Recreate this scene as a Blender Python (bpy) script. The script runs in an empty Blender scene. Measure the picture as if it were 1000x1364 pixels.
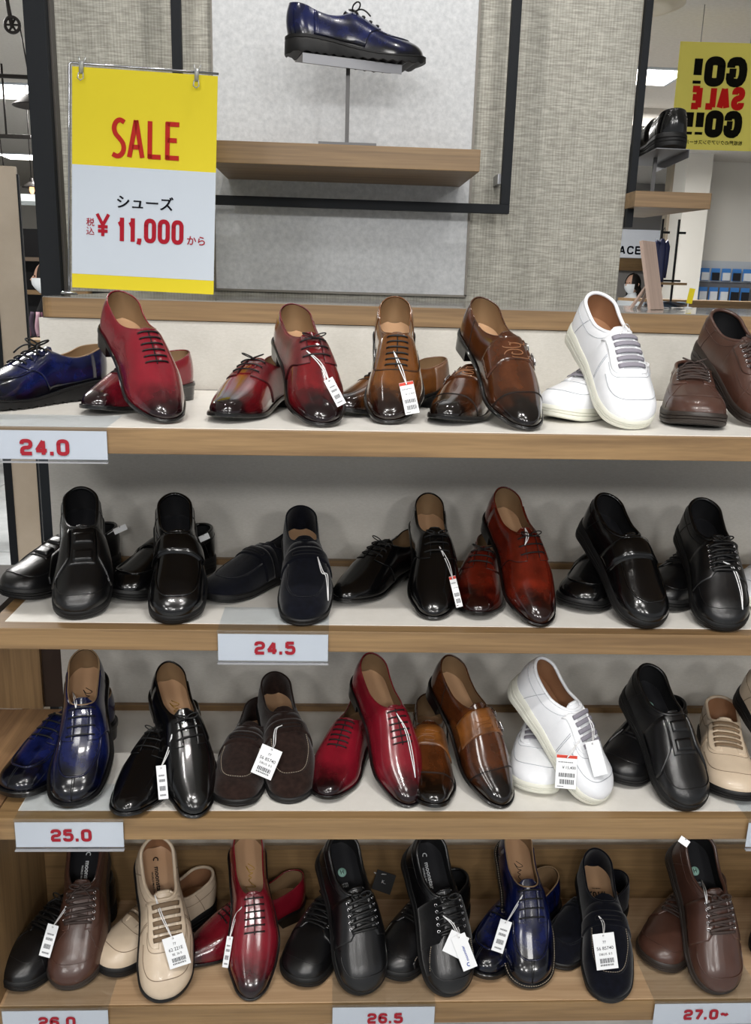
import bpy, bmesh, math, random
import numpy as np
from math import sin, cos, pi, radians, sqrt, atan2
from mathutils import Matrix, Vector, Euler
random.seed(7)
SC = bpy.context.scene
COL = SC.collection

# ------------------------------------------------------------------ camera
EYE = 1.50
PITCH, YAW, ROLL = radians(14.45), radians(2.9), radians(1.65)
_d = np.array([sin(YAW)*cos(PITCH), cos(YAW)*cos(PITCH), -sin(PITCH)])
_r0 = np.array([cos(YAW), -sin(YAW), 0.0]); _u0 = np.cross(_r0, _d)
_r = _r0*cos(ROLL)+_u0*sin(ROLL); _u = -_r0*sin(ROLL)+_u0*cos(ROLL)
cam_data = bpy.data.cameras.new('camera'); cam = bpy.data.objects.new('camera', cam_data); COL.objects.link(cam)
cam_data.sensor_fit = 'HORIZONTAL'; cam_data.sensor_width = 36.0; cam_data.lens = 36.0*1180/1000
cam_data.clip_start = 0.02; cam_data.clip_end = 60
cam.matrix_world = Matrix(((_r[0], _u[0], -_d[0], 0), (_r[1], _u[1], -_d[1], 0), (_r[2], _u[2], -_d[2], EYE), (0, 0, 0, 1)))
SC.camera = cam

# ------------------------------------------------------------------ world, lamps, exposure
SC.view_settings.view_transform = 'Standard'; SC.view_settings.look = 'None'
SC.view_settings.gamma = 1.0; SC.view_settings.use_curve_mapping = False
SC.view_settings.exposure = -0.38
world = bpy.data.worlds.new('world'); SC.world = world; world.use_nodes = True
world.node_tree.nodes['Background'].inputs[0].default_value = (0.93, 0.96, 1.0, 1)
world.node_tree.nodes['Background'].inputs[1].default_value = 0.55
CEIL = 3.0
def area_light(name, loc, sx, sy, watts, col=(1, .97, .93), target=None, spread=180):
    l = bpy.data.lights.new(name, 'AREA'); l.shape = 'RECTANGLE'; l.size = sx; l.size_y = sy
    l.energy = watts; l.color = col; l.spread = radians(spread)
    o = bpy.data.objects.new(name, l); COL.objects.link(o); o.location = loc
    if target is not None:
        o.rotation_euler = (Vector(target)-Vector(loc)).to_track_quat('-Z', 'Y').to_euler()
    return o
def spot_light(name, loc, target, watts, deg=60, rad=.03, col=(1, .97, .93), blend=.5):
    l = bpy.data.lights.new(name, 'SPOT'); l.energy = watts; l.color = col
    l.spot_size = radians(deg); l.spot_blend = blend; l.shadow_soft_size = rad
    o = bpy.data.objects.new(name, l); COL.objects.link(o); o.location = loc
    o.rotation_euler = (Vector(target)-Vector(loc)).to_track_quat('-Z', 'Y').to_euler()
    return o
# recessed fluorescent panels of the shop ceiling
for i, (x, y, w) in enumerate([(-.75, -.45, 20), (.95, -.45, 20), (-.3, -2.2, 22), (1.6, -2.2, 22), (-1.9, -1.4, 14)]):
    area_light('ceiling_panel_light', (x, y, CEIL-.03), .55, .55, w, (1, .98, .95))
# added fill lights behind the camera, reaching under the shelves at a low angle
for x, y, w in [(-1.7, -3.1, 50), (.25, -3.4, 55), (2.1, -3.1, 50)]:
    area_light('added_fill_light', (x, y, 2.9), .6, .45, w, (1, .98, .96), target=(.1, 1.5, .75))
# clusters of small LED downlights over the aisle
for cx in (-.25, .45):
    for k in range(5):
        spot_light('downlight', (cx+(k-2)*.055, .12+.03*(k % 2), CEIL-.05), (cx*.9+.05, 1.1, .9), 13, 62, .016)
# lights that wash the lit panel above the ledge
spot_light('display_downlight', (.02, 1.85, CEIL-.05), (.02, 2.30, 1.85), 34, 90, .03)
spot_light('display_downlight', (.62, 1.55, CEIL-.05), (.55, 2.35, 1.8), 20, 100, .03)
spot_light('display_downlight', (-.55, 1.55, CEIL-.05), (-.5, 2.35, 1.8), 13, 100, .03)
for x, y in [(-2.5, 4.4), (2.6, 7.4), (-2, 8.5), (4.5, 9), (0, 7), (3, 13), (6, 13)]:
    area_light('far_ceiling_light', (x, y, CEIL-.04), 1.1, .5, 130, (1, .98, .95))
#@@PROF
def ckeys(ts, vs):
    ts = np.array(ts, float); vs = np.array(vs, float)
    d = np.gradient(vs, ts)
    def f(t):
        t = np.clip(np.asarray(t, float), ts[0], ts[-1])
        i = np.clip(np.searchsorted(ts, t, side='right')-1, 0, len(ts)-2)
        h = ts[i+1]-ts[i]; u = (t-ts[i])/h
        return ((2*u**3-3*u**2+1)*vs[i]+(u**3-2*u**2+u)*h*d[i]+(-2*u**3+3*u**2)*vs[i+1]+(u**3-u**2)*h*d[i+1])
    return f
def cap(u, n):
    u = np.clip(u, 0, 1)
    return np.maximum(1-(1-u)**n, 0)**(1/n)
class Last:
    """Shape of one kind of shoe: plan, rim and ridge heights along t = 0 (heel) .. 1 (toe)."""
    def __init__(s, kind, side):
        s.side = side; s.kind = kind; s.n = 2.0; s.e2 = .92
        if kind == 'dress':
            s.L = .284; s.yt = .46; s.a0 = 46
            s.W = ckeys([0, .1, .22, .4, .55, .68, .8, .9, 1], [.032, .0345, .0335, .035, .0415, .0460, .0408, .0305, .0190])
            s.lt, s.nt, s.ltz = .075, 2.2, .11
            s.R = ckeys([0, .08, .2, .3, .4, .46], [.085, .081, .071, .069, .076, .084])
            s.T = ckeys([.46, .53, .62, .72, .82, .92, 1], [.084, .076, .064, .053, .044, .037, .034])
            s.b = ckeys([0, .2, .35, .5, .68, .85, 1], [.030, .028, .022, .014, .0085, .0105, .0165])
            s.zb0 = ckeys([0, .6, .75, .9, 1], [0, 0, 0, .004, .009]); s.sole = .0055; s.welt = .0035
        elif kind == 'round':                                   # chunkier round toed derby
            s.L = .276; s.yt = .46; s.a0 = 46
            s.W = ckeys([0, .1, .22, .4, .55, .68, .8, .9, 1], [.032, .0345, .034, .036, .0425, .0475, .0460, .040, .032])
            s.lt, s.nt, s.ltz = .10, 2.2, .13
            s.R = ckeys([0, .08, .2, .3, .4, .46], [.092, .088, .077, .074, .081, .090])
            s.T = ckeys([.46, .53, .62, .72, .82, .92, 1], [.090, .083, .071, .060, .053, .047, .044])
            s.b = ckeys([0, .2, .35, .5, .68, .85, 1], [.034, .032, .027, .020, .0145, .0165, .0215])
            s.zb0 = ckeys([0, .6, .75, .9, 1], [0, 0, 0, .003, .008]); s.sole = .010; s.welt = .006
        elif kind == 'suede':
            s.L = .270; s.yt = .42; s.a0 = 40
            s.W = ckeys([0, .1, .22, .4, .55, .68, .8, .9, 1], [.032, .034, .034, .037, .0425, .0465, .0445, .039, .031])
            s.lt, s.nt, s.ltz = .11, 2.1, .12
            s.R = ckeys([0, .08, .2, .3, .38, .42], [.078, .075, .067, .064, .068, .074])
            s.T = ckeys([.42, .5, .6, .72, .82, .92, 1], [.075, .070, .061, .052, .045, .040, .037])
            s.b = ckeys([0, .2, .35, .5, .68, .85, 1], [.022, .021, .019, .017, .015, .0165, .0205])
            s.zb0 = ckeys([0, .6, .75, .9, 1], [0, 0, 0, .003, .007]); s.sole = .03; s.welt = .0025
        else:                                                  # comfort walking shoe
            s.L = .270; s.yt = .44; s.a0 = 43
            s.W = ckeys([0, .1, .22, .4, .55, .68, .8, .9, 1], [.035, .0385, .0385, .0395, .0450, .0490, .0485, .0445, .038])
            s.lt, s.nt, s.ltz = .15, 2.3, .16
            s.R = ckeys([0, .08, .2, .3, .38, .44], [.092, .089, .081, .079, .084, .091])
            s.T = ckeys([.44, .51, .6, .72, .82, .92, 1], [.092, .087, .077, .066, .059, .054, .051])
            s.b = ckeys([0, .2, .35, .5, .68, .85, 1], [.034, .032, .027, .023, .021, .0225, .028])
            s.zb0 = ckeys([0, .06, .2, .6, .75, .9, 1], [.003, 0, 0, 0, 0, .004, .010]); s.sole = .05; s.welt = .0025
    def w(s, t):
        return s.W(t)*cap(np.asarray(t)/.13, 2.0)*cap((1-np.asarray(t))/s.lt, s.nt)
    def xc(s, t):
        t = np.asarray(t, float)
        return s.side*(-.004*np.sin(np.clip((t-.3)/.45, 0, 1)*pi)+.008*np.clip((t-.65)/.35, 0, 1)**1.5)
    def ao(s, t):
        t = np.asarray(t, float)
        u = np.clip(t/s.yt, 0, 1)
        return np.radians(90-(90-s.a0)*np.sqrt(np.maximum(1-u**4, 0)))
    def section(s, t):
        t = np.asarray(t, float); b = s.b(t); ao = s.ao(t)
        rear = b+(s.R(t)-b)/np.sin(ao)**s.e2
        front = b+(s.T(t)-b)*cap((1-t)/s.ltz, 2.2)
        T = np.where(t < s.yt, rear, front)
        e1 = .60+.16*np.clip((t-.3)/.4, 0, 1)
        return b, T, ao, e1
    def raw(s, t, v):
        t = np.asarray(t, float); v = np.asarray(v, float)
        b, T, ao, e1 = s.section(t)
        q = np.clip(1-np.abs(v), 0, 1); a = q*ao
        ca = np.maximum(np.cos(a), 1e-7)
        hh = np.clip(np.sin(a)**s.e2, 0, 1)
        x = s.xc(t)+np.sign(v)*s.w(t)*ca**e1
        z = b+(T-b)*hh
        back = np.clip(1-t/.25, 0, 1)**2
        y = t*s.L+back*(.005*hh**3-.005*np.sin(np.clip(hh*1.2, 0, 1)*pi))
        return np.stack(np.broadcast_arrays(x, y, z), -1)
    def surf(s, t, v, off=0.0):
        t = np.asarray(t, float); v = np.asarray(v, float)
        P = s.raw(t, v)
        if np.all(np.asarray(off) == 0): return P
        e = .006; sg = np.where(v >= 0, 1, -1); av = np.clip(np.abs(v), .03, .985)
        tt = np.clip(t, .012, .988)
        dt = s.raw(tt+e, sg*av)-s.raw(tt-e, sg*av); dv = s.raw(tt, sg*(av+.012))-s.raw(tt, sg*(av-.012))
        n = np.cross(dt, dv); n = n*sg[..., None]
        n /= np.maximum(np.linalg.norm(n, axis=-1, keepdims=True), 1e-12)
        b, T, ao, e1 = s.section(tt)
        out = P-np.stack(np.broadcast_arrays(s.xc(t), np.clip(t, .15, .85)*s.L, b-.02), -1)
        sgn = np.sign((n*out).sum(-1, keepdims=True)); n = n*np.where(sgn == 0, 1, sgn)
        k = np.clip(np.abs(v)/.05, 0, 1)[..., None]
        front = (t >= s.yt)[..., None]
        n0 = n*np.array([0., 1, 1]); n0 /= np.maximum(np.linalg.norm(n0, axis=-1, keepdims=True), 1e-12)
        n = np.where(front, n0*(1-k)+n*k, n)
        n /= np.maximum(np.linalg.norm(n, axis=-1, keepdims=True), 1e-12)
        return P+n*np.asarray(off)[..., None] if np.ndim(off) else P+n*off
#@@END
# ------------------------------------------------------------------ mesh helpers
class MB:
    """collects geometry for ONE mesh object"""
    def __init__(s): s.v = []; s.f = []; s.uv = []; s.n = 0; s.sharp = False
    def add(s, V, F, UV=None):
        V = np.asarray(V, float).reshape(-1, 3); o = s.n
        s.v.append(V); s.n += len(V)
        s.f.extend([tuple(i+o for i in f) for f in F])
        s.uv.append(np.zeros((len(V), 2))+[.5, .3] if UV is None else np.asarray(UV, float).reshape(-1, 2))
        return s
    def grid(s, P, UV=None, close_u=False, close_v=False, flip=False):
        P = np.asarray(P, float); a, b = P.shape[:2]; F = []
        for i in range(a if close_u else a-1):
            for j in range(b if close_v else b-1):
                i2, j2 = (i+1) % a, (j+1) % b
                q = (i*b+j, i*b+j2, i2*b+j2, i2*b+j)
                F.append(q[::-1] if flip else q)
        return s.add(P.reshape(-1, 3), F, None if UV is None else np.asarray(UV).reshape(-1, 2))
    def tube(s, pts, r, n=6, closed=False, flat=None, nrm=None, uv=None, caps=True):
        """round (or, with flat = thickness and nrm = face direction, ribbon-like) tube along pts"""
        P = np.asarray(pts, float); m = len(P)
        if closed: T = np.roll(P, -1, 0)-np.roll(P, 1, 0)
        else: T = np.gradient(P, axis=0)
        T /= np.maximum(np.linalg.norm(T, axis=1, keepdims=True), 1e-9)
        if nrm is None:
            up = np.array([0, 0, 1.]) if abs(T[0][2]) < .9 else np.array([1., 0, 0]); N = []
            for k in range(m):
                up = up-T[k]*(up@T[k]); l = np.linalg.norm(up)
                up = up/l if l > 1e-6 else np.array([1., 0, 0]); N.append(up.copy())
            N = np.array(N)
        else:
            N = np.asarray(nrm, float)*np.ones((m, 3)); N = N-T*(N*T).sum(1, keepdims=True)
            N /= np.maximum(np.linalg.norm(N, axis=1, keepdims=True), 1e-9)
        B = np.cross(T, N); a = np.arange(n)*2*pi/n
        rr = np.asarray(r, float)*np.ones(m); fl = rr if flat is None else np.asarray(flat)*np.ones(m)
        R = P[:, None]+B[:, None]*(rr[:, None]*np.cos(a))[..., None]+N[:, None]*(fl[:, None]*np.sin(a))[..., None]
        UV = None if uv is None else np.repeat(np.asarray(uv, float)*np.ones((m, 2)), n, 0)
        o = s.n
        s.grid(R, UV, close_u=closed, close_v=True)
        if not closed and caps:
            s.f.append(tuple(o+i for i in range(n))[::-1]); s.f.append(tuple(o+(m-1)*n+i for i in range(n)))
        return s
    def box(s, lo, hi):
        x0, y0, z0 = lo; x1, y1, z1 = hi
        V = [(x0, y0, z0), (x1, y0, z0), (x1, y1, z0), (x0, y1, z0), (x0, y0, z1), (x1, y0, z1), (x1, y1, z1), (x0, y1, z1)]
        return s.add(V, [(0, 3, 2, 1), (4, 5, 6, 7), (0, 1, 5, 4), (1, 2, 6, 5), (2, 3, 7, 6), (3, 0, 4, 7)])
    def prism(s, poly, z0, z1):
        n = len(poly); V = [(x, y, z0) for x, y in poly]+[(x, y, z1) for x, y in poly]
        F = [tuple(range(n))[::-1], tuple(range(n, 2*n))]+[(i, (i+1) % n, (i+1) % n+n, i+n) for i in range(n)]
        return s.add(V, F)
    def lathe(s, prof, n=20, c=(0, 0, 0)):
        a = np.arange(n)*2*pi/n; pr = np.array(prof, float)
        R = np.stack([pr[:, None, 0]*np.cos(a)+c[0], pr[:, None, 0]*np.sin(a)+c[1], pr[:, None, 1]*np.ones(n)+c[2]], -1)
        return s.grid(R, close_v=True)
    def mesh(s, name, smooth=True, merge=0, bevel=0, angle=None):
        me = bpy.data.meshes.new(name)
        me.from_pydata(np.concatenate(s.v).tolist() if s.v else [], [], s.f)
        uv = np.concatenate(s.uv)
        layer = me.uv_layers.new(name='UVMap')
        idx = np.zeros(len(me.loops), dtype=np.int32); me.loops.foreach_get('vertex_index', idx)
        layer.data.foreach_set('uv', uv[idx].astype(np.float32).ravel())
        if merge or bevel:
            bm = bmesh.new(); bm.from_mesh(me)
            if merge:
                bmesh.ops.remove_doubles(bm, verts=bm.verts, dist=merge)
                bmesh.ops.recalc_face_normals(bm, faces=bm.faces)
            if bevel:
                bmesh.ops.recalc_face_normals(bm, faces=bm.faces)
                bmesh.ops.bevel(bm, geom=list(bm.edges), offset=bevel, segments=2, affect='EDGES', profile=.6)
            bm.to_mesh(me); bm.free()
        if smooth:
            me.shade_smooth()
            if angle: me.set_sharp_from_angle(angle=radians(angle))
        return me
def link(name, me, mat=None, parent=None, label=None, cat=None, group=None, kind=None, M=None):
    o = bpy.data.objects.new(name, me); COL.objects.link(o)
    if mat is not None and me is not None and len(me.materials) == 0: me.materials.append(mat)
    if parent is not None: o.parent = parent
    if M is not None: o.matrix_local = M
    if label: o['label'] = label
    if cat: o['category'] = cat
    if group: o['group'] = group
    if kind: o['kind'] = kind
    return o
def thing(name, label, cat, loc=(0, 0, 0), rot=(0, 0, 0), group=None):
    o = bpy.data.objects.new(name, None); COL.objects.link(o); o.empty_display_size = .02
    o.location = loc; o.rotation_euler = rot; o['label'] = label; o['category'] = cat
    if group: o['group'] = group
    return o
def boxobj(name, lo, hi, mat, parent=None, bevel=0, **kw):
    return link(name, MB().box(lo, hi).mesh(name, smooth=False, bevel=bevel), mat, parent, **kw)
_font = {}
def text_mesh(body, size, sx=1.0, bold=0.0, ext=.0003, align='CENTER', spacing=1.0, mirror=False, shear=0):
    c = bpy.data.curves.new('lettering', 'FONT'); c.body = body; c.size = size; c.align_x = align; c.align_y = 'CENTER'
    c.offset = bold*size; c.extrude = ext; c.space_character = spacing; c.resolution_u = 3; c.shear = shear
    o = bpy.data.objects.new('lettering', c); COL.objects.link(o)
    bpy.context.view_layer.update()
    me = bpy.data.meshes.new_from_object(o.evaluated_get(bpy.context.evaluated_depsgraph_get()))
    bpy.data.objects.remove(o); bpy.data.curves.remove(c)
    me.transform(Matrix.Diagonal((-sx if mirror else sx, 1, 1, 1)))
    if mirror: me.flip_normals()
    me.materials.clear()
    return me
def poly_text(strokes, w, t=.0003):
    """lettering drawn from strokes (lists of points in the XY plane), flat bars of width w"""
    mb = MB()
    for st in strokes:
        P = np.array([(x, y, 0) for x, y in st], float)
        T = np.gradient(P, axis=0); T /= np.maximum(np.linalg.norm(T, axis=1, keepdims=True), 1e-9)
        N = np.stack([-T[:, 1], T[:, 0], 0*T[:, 0]], -1)*w/2
        up = np.array([0, 0, t])
        ring = np.stack([P-N-up, P+N-up, P+N+up, P-N+up], 1)
        o = mb.n; mb.grid(ring, close_v=True); m = len(P)
        mb.f += [(o, o+1, o+2, o+3), (o+4*m-1, o+4*m-2, o+4*m-3, o+4*m-4)]
    return mb

# lettering built from strokes in a unit box (grotesque capitals and square-shouldered figures)
def chaikin(P, k=2, closed=False):
    P = [np.array(p, float) for p in P]
    for _ in range(k):
        Q = [] if closed else [P[0]]
        n = len(P)
        for i in range(n if closed else n-1):
            a, b = P[i], P[(i+1) % n]; Q += [a*.75+b*.25, a*.25+b*.75]
        if not closed: Q.append(P[-1]); del Q[1]; del Q[-2]
        P = Q
    if closed: P = P+[P[0], P[1]]
    return [tuple(p) for p in P]
GL = {
 '0': [chaikin([(0, .5), (0, 1), (1, 1), (1, .5), (1, 0), (0, 0)], 3, True)], 'O': [chaikin([(0, .5), (0, 1), (1, 1), (1, .5), (1, 0), (0, 0)], 3, True)],
 '1': [[(.62, -.08), (.62, 1.08)], [(.6, .88), (.42, .78), (.2, .74)]],
 '2': [chaikin([(0, .74), (0, 1), (1, 1), (1, .48), (0, .46), (0, 0)]), [(-.1, 0), (1.1, 0)]],
 '4': [[(.74, -.08), (.74, 1)], [(.74, 1), (.0, .26)], [(-.08, .24), (1.12, .24)]],
 '5': [[(1.0, 1), (.0, 1)], [(.06, 1.05), (.04, .52)], chaikin([(.04, .57), (1, .64), (1, 0), (0, 0), (0, .22)])],
 '6': [chaikin([(1, .80), (1, 1), (0, 1), (0, 0), (1, 0), (1, .58), (0, .58)])], '7': [[(-.08, 1), (1.08, 1)], [(1, .96), (.35, -.08)]],
 '.': [[(0, .02), (.01, .02)]], ',': [[(.1, .1), (.1, -.02), (-.02, -.2)]],
 '~': [[(0, .42), (.25, .56), (.5, .5), (.75, .40), (1.1, .58)]], '#': [[(.3, 0), (.4, 1)], [(.65, 0), (.75, 1)], [(0, .33), (1, .33)], [(0, .68), (1, .68)]],
 'S': [chaikin([(1, .74), (1, 1), (0, 1), (0, .56), (1, .46), (1, 0), (0, 0), (0, .26)])], 'G': [chaikin([(1, .70), (1, 1), (0, 1), (0, 0), (1, 0), (1, .44)]), [(1.1, .46), (.55, .46)]],
 'A': [[(0, -.06), (.5, 1.06)], [(.5, 1.06), (1, -.06)], [(.2, .28), (.8, .28)]], 'L': [[(0, 1.08), (0, -.05)], [(0, 0), (1, 0)]],
 'E': [[(0, 1.08), (0, -.08)], [(0, 0), (1, 0)], [(0, 1), (1, 1)], [(0, .52), (.9, .52)]], 'C': [chaikin([(1, .72), (1, 1), (0, 1), (0, 0), (1, 0), (1, .28)])],
 '!': [[(.1, 1.08), (.1, .32)], [(.1, .06), (.1, -.08)]], '\uffe5': [[(-.1, 1.05), (.5, .5)], [(.5, .5), (1.1, 1.05)], [(.5, .5), (.5, -.05)], [(0, .42), (1, .42)], [(0, .2), (1, .2)]],
}
GW = {'.': .12, ',': .2, '!': .2, '1': .62, '~': 1.1, '#': .95}
def stroke_text(body, h, w, sw, gap, mirror=False):
    """h, w = height and width of a glyph between stroke centres, sw = stroke width; centred on the origin"""
    x = 0; st = []; 
    for ch in body:
        g = GW.get(ch, 1.0)
        if ch != ' ':
            for P in GL[ch]:
                if ch == '.': P = [(-.5*sw/w*.9, .0+sw/h*.05), (.5*sw/w*.9, .0+sw/h*.05)]
                st.append([(x+px*w, py*h-h/2) for px, py in P])
        x += g*w+gap
    x -= gap; st = [[((px-x/2)*(-1 if mirror else 1), py) for px, py in P] for P in st]
    mb = MB()
    for k, q in enumerate(st):
        m = poly_text([q], sw, t=.00025+.00002*k); mb.add(np.concatenate(m.v), m.f)
    return mb.mesh('lettering', smooth=False)

# ------------------------------------------------------------------ materials
def nodes(name):
    m = bpy.data.materials.new(name); m.use_nodes = True; nt = m.node_tree
    return m, nt, nt.nodes['Principled BSDF']
def N(nt, t, **kw):
    n = nt.nodes.new(t)
    for k, v in kw.items():
        if k.startswith('i_'):
            key = k[2:]; n.inputs[int(key) if key.isdigit() else key.replace('_', ' ')].default_value = v
        else: setattr(n, k, v)
    return n
def srgb(h):
    if isinstance(h, str):
        h = h.lstrip('#'); c = [int(h[i:i+2], 16)/255 for i in (0, 2, 4)]
    else: c = h
    return tuple([(x/12.92 if x <= .04045 else ((x+.055)/1.055)**2.4) for x in c])+(1,)
def simple(name, col, rough=.5, metal=0, coat=0, emit=None, es=1, alpha=None, trans=0, ior=1.45, spec=.5):
    m, nt, b = nodes(name)
    b.inputs['Base Color'].default_value = srgb(col); b.inputs['Roughness'].default_value = rough
    b.inputs['Metallic'].default_value = metal; b.inputs['Coat Weight'].default_value = coat
    b.inputs['Specular IOR Level'].default_value = spec
    b.inputs['Transmission Weight'].default_value = trans; b.inputs['IOR'].default_value = ior
    if emit: b.inputs['Emission Color'].default_value = srgb(emit); b.inputs['Emission Strength'].default_value = es
    if alpha is not None: b.inputs['Alpha'].default_value = alpha
    return m
def wood(name, c1, c2, axis='X', rough=.45, scale=1.0):
    """veneer with long fine grain along one axis"""
    m, nt, b = nodes(name); L = nt.links
    tc = N(nt, 'ShaderNodeTexCoord'); mp = N(nt, 'ShaderNodeMapping')
    s = {'X': (1.6, 45, 45), 'Y': (45, 1.6, 45), 'Z': (45, 45, 1.6)}[axis]
    mp.inputs['Scale'].default_value = tuple(v*scale for v in s)
    L.new(tc.outputs['Object'], mp.inputs[0])
    n1 = N(nt, 'ShaderNodeTexNoise', i_Scale=1.0, i_Detail=5.0, i_Roughness=.62, i_Distortion=.35); L.new(mp.outputs[0], n1.inputs['Vector'])
    mp2 = N(nt, 'ShaderNodeMapping'); mp2.inputs['Scale'].default_value = tuple(v*scale*5 for v in s); L.new(tc.outputs['Object'], mp2.inputs[0])
    n2 = N(nt, 'ShaderNodeTexNoise', i_Scale=1.0, i_Detail=2.0); L.new(mp2.outputs[0], n2.inputs['Vector'])
    ad = N(nt, 'ShaderNodeMath', operation='MULTIPLY_ADD'); ad.inputs[1].default_value = .35; L.new(n2.outputs[0], ad.inputs[0]); L.new(n1.outputs[0], ad.inputs[2])
    r = N(nt, 'ShaderNodeValToRGB'); r.color_ramp.elements[0].position = .48; r.color_ramp.elements[1].position = .86
    r.color_ramp.elements[0].color = srgb(c2); r.color_ramp.elements[1].color = srgb(c1)
    L.new(ad.outputs[0], r.inputs[0]); L.new(r.outputs[0], b.inputs['Base Color'])
    bp = N(nt, 'ShaderNodeBump', i_Strength=.08, i_Distance=.0006); L.new(ad.outputs[0], bp.inputs['Height']); L.new(bp.outputs[0], b.inputs['Normal'])
    b.inputs['Roughness'].default_value = rough
    return m
def leather(name, base, dark=None, toe=0.0, edge=0.0, rough=.2, coat=.6, grain=0.0, mott=.15, crease=0.0):
    """polished or grained shoe leather; toe/edge = hand burnishing that belongs to the leather (along the shoe's own UV)"""
    m, nt, b = nodes(name); L = nt.links
    dark = dark or base
    uv = N(nt, 'ShaderNodeUVMap'); sp = N(nt, 'ShaderNodeSeparateXYZ'); L.new(uv.outputs[0], sp.inputs[0])
    tc = N(nt, 'ShaderNodeTexCoord')
    nz = N(nt, 'ShaderNodeTexNoise', i_Scale=38.0, i_Detail=4.0, i_Roughness=.6); L.new(tc.outputs['Object'], nz.inputs['Vector'])
    j = N(nt, 'ShaderNodeMath', operation='MULTIPLY_ADD'); j.inputs[1].default_value = .07; L.new(nz.outputs[0], j.inputs[0]); L.new(sp.outputs[1], j.inputs[2])
    mr = N(nt, 'ShaderNodeMapRange', interpolation_type='SMOOTHSTEP'); mr.inputs['From Min'].default_value = .76; mr.inputs['From Max'].default_value = 1.04; mr.inputs['To Max'].default_value = toe
    L.new(j.outputs[0], mr.inputs['Value'])
    # |s| from the ridge (0) to the welt (1)
    a1 = N(nt, 'ShaderNodeMath', operation='SUBTRACT'); a1.inputs[1].default_value = .5; L.new(sp.outputs[0], a1.inputs[0])
    a2 = N(nt, 'ShaderNodeMath', operation='ABSOLUTE'); L.new(a1.outputs[0], a2.inputs[0])
    me_ = N(nt, 'ShaderNodeMapRange', interpolation_type='SMOOTHSTEP'); me_.inputs['From Min'].default_value = .38; me_.inputs['From Max'].default_value = .5; me_.inputs['To Max'].default_value = edge
    L.new(a2.outputs[0], me_.inputs['Value'])
    mx = N(nt, 'ShaderNodeMath', operation='MAXIMUM'); L.new(mr.outputs[0], mx.inputs[0]); L.new(me_.outputs[0], mx.inputs[1])
    mo = N(nt, 'ShaderNodeMapRange'); mo.inputs['From Min'].default_value = .35; mo.inputs['From Max'].default_value = .7; mo.inputs['To Max'].default_value = mott
    L.new(nz.outputs[0], mo.inputs['Value'])
    mx2 = N(nt, 'ShaderNodeMath', operation='ADD', use_clamp=True); L.new(mx.outputs[0], mx2.inputs[0]); L.new(mo.outputs[0], mx2.inputs[1])
    mix = N(nt, 'ShaderNodeMix', data_type='RGBA'); mix.inputs[6].default_value = srgb(base); mix.inputs[7].default_value = srgb(dark)
    L.new(mx2.outputs[0], mix.inputs[0]); L.new(mix.outputs[2], b.inputs['Base Color'])
    b.inputs['Roughness'].default_value = rough; b.inputs['Coat Weight'].default_value = coat; b.inputs['Coat Roughness'].default_value = .05; b.inputs['Specular IOR Level'].default_value = .32 if coat > .5 else .45
    v = N(nt, 'ShaderNodeTexVoronoi', i_Scale=900.0); L.new(tc.outputs['Object'], v.inputs['Vector'])
    n3 = N(nt, 'ShaderNodeTexNoise', i_Scale=60.0, i_Detail=3.0); L.new(tc.outputs['Object'], n3.inputs['Vector'])
    h = N(nt, 'ShaderNodeMath', operation='MULTIPLY_ADD'); h.inputs[1].default_value = 1.0; L.new(v.outputs[0], h.inputs[0]); L.new(n3.outputs[0], h.inputs[2])
    bp = N(nt, 'ShaderNodeBump', i_Strength=.05+grain, i_Distance=.0008); L.new(h.outputs[0], bp.inputs['Height'])
    L.new(bp.outputs[0], b.inputs['Normal'])
    if coat > 0:
        bq = N(nt, 'ShaderNodeBump', i_Strength=.03+grain*.5, i_Distance=.0008); L.new(h.outputs[0], bq.inputs['Height']); L.new(bq.outputs[0], b.inputs['Coat Normal'])
    return m
def suede(name, base):
    m, nt, b = nodes(name); L = nt.links
    tc = N(nt, 'ShaderNodeTexCoord'); nz = N(nt, 'ShaderNodeTexNoise', i_Scale=120.0, i_Detail=5.0); L.new(tc.outputs['Object'], nz.inputs['Vector'])
    n2 = N(nt, 'ShaderNodeTexNoise', i_Scale=1500.0, i_Detail=2.0); L.new(tc.outputs['Object'], n2.inputs['Vector'])
    c = srgb(base); r = N(nt, 'ShaderNodeValToRGB'); r.color_ramp.elements[0].position = .3; r.color_ramp.elements[1].position = .7
    r.color_ramp.elements[0].color = tuple(x*.65 for x in c[:3])+(1,); r.color_ramp.elements[1].color = tuple(min(1, x*1.35) for x in c[:3])+(1,)
    L.new(nz.outputs[0], r.inputs[0]); L.new(r.outputs[0], b.inputs['Base Color'])
    bp = N(nt, 'ShaderNodeBump', i_Strength=.5, i_Distance=.0006); L.new(n2.outputs[0], bp.inputs['Height']); L.new(bp.outputs[0], b.inputs['Normal'])
    b.inputs['Roughness'].default_value = .95; b.inputs['Sheen Weight'].default_value = .25; b.inputs['Sheen Roughness'].default_value = .4
    b.inputs['Specular IOR Level'].default_value = .15
    return m
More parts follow.
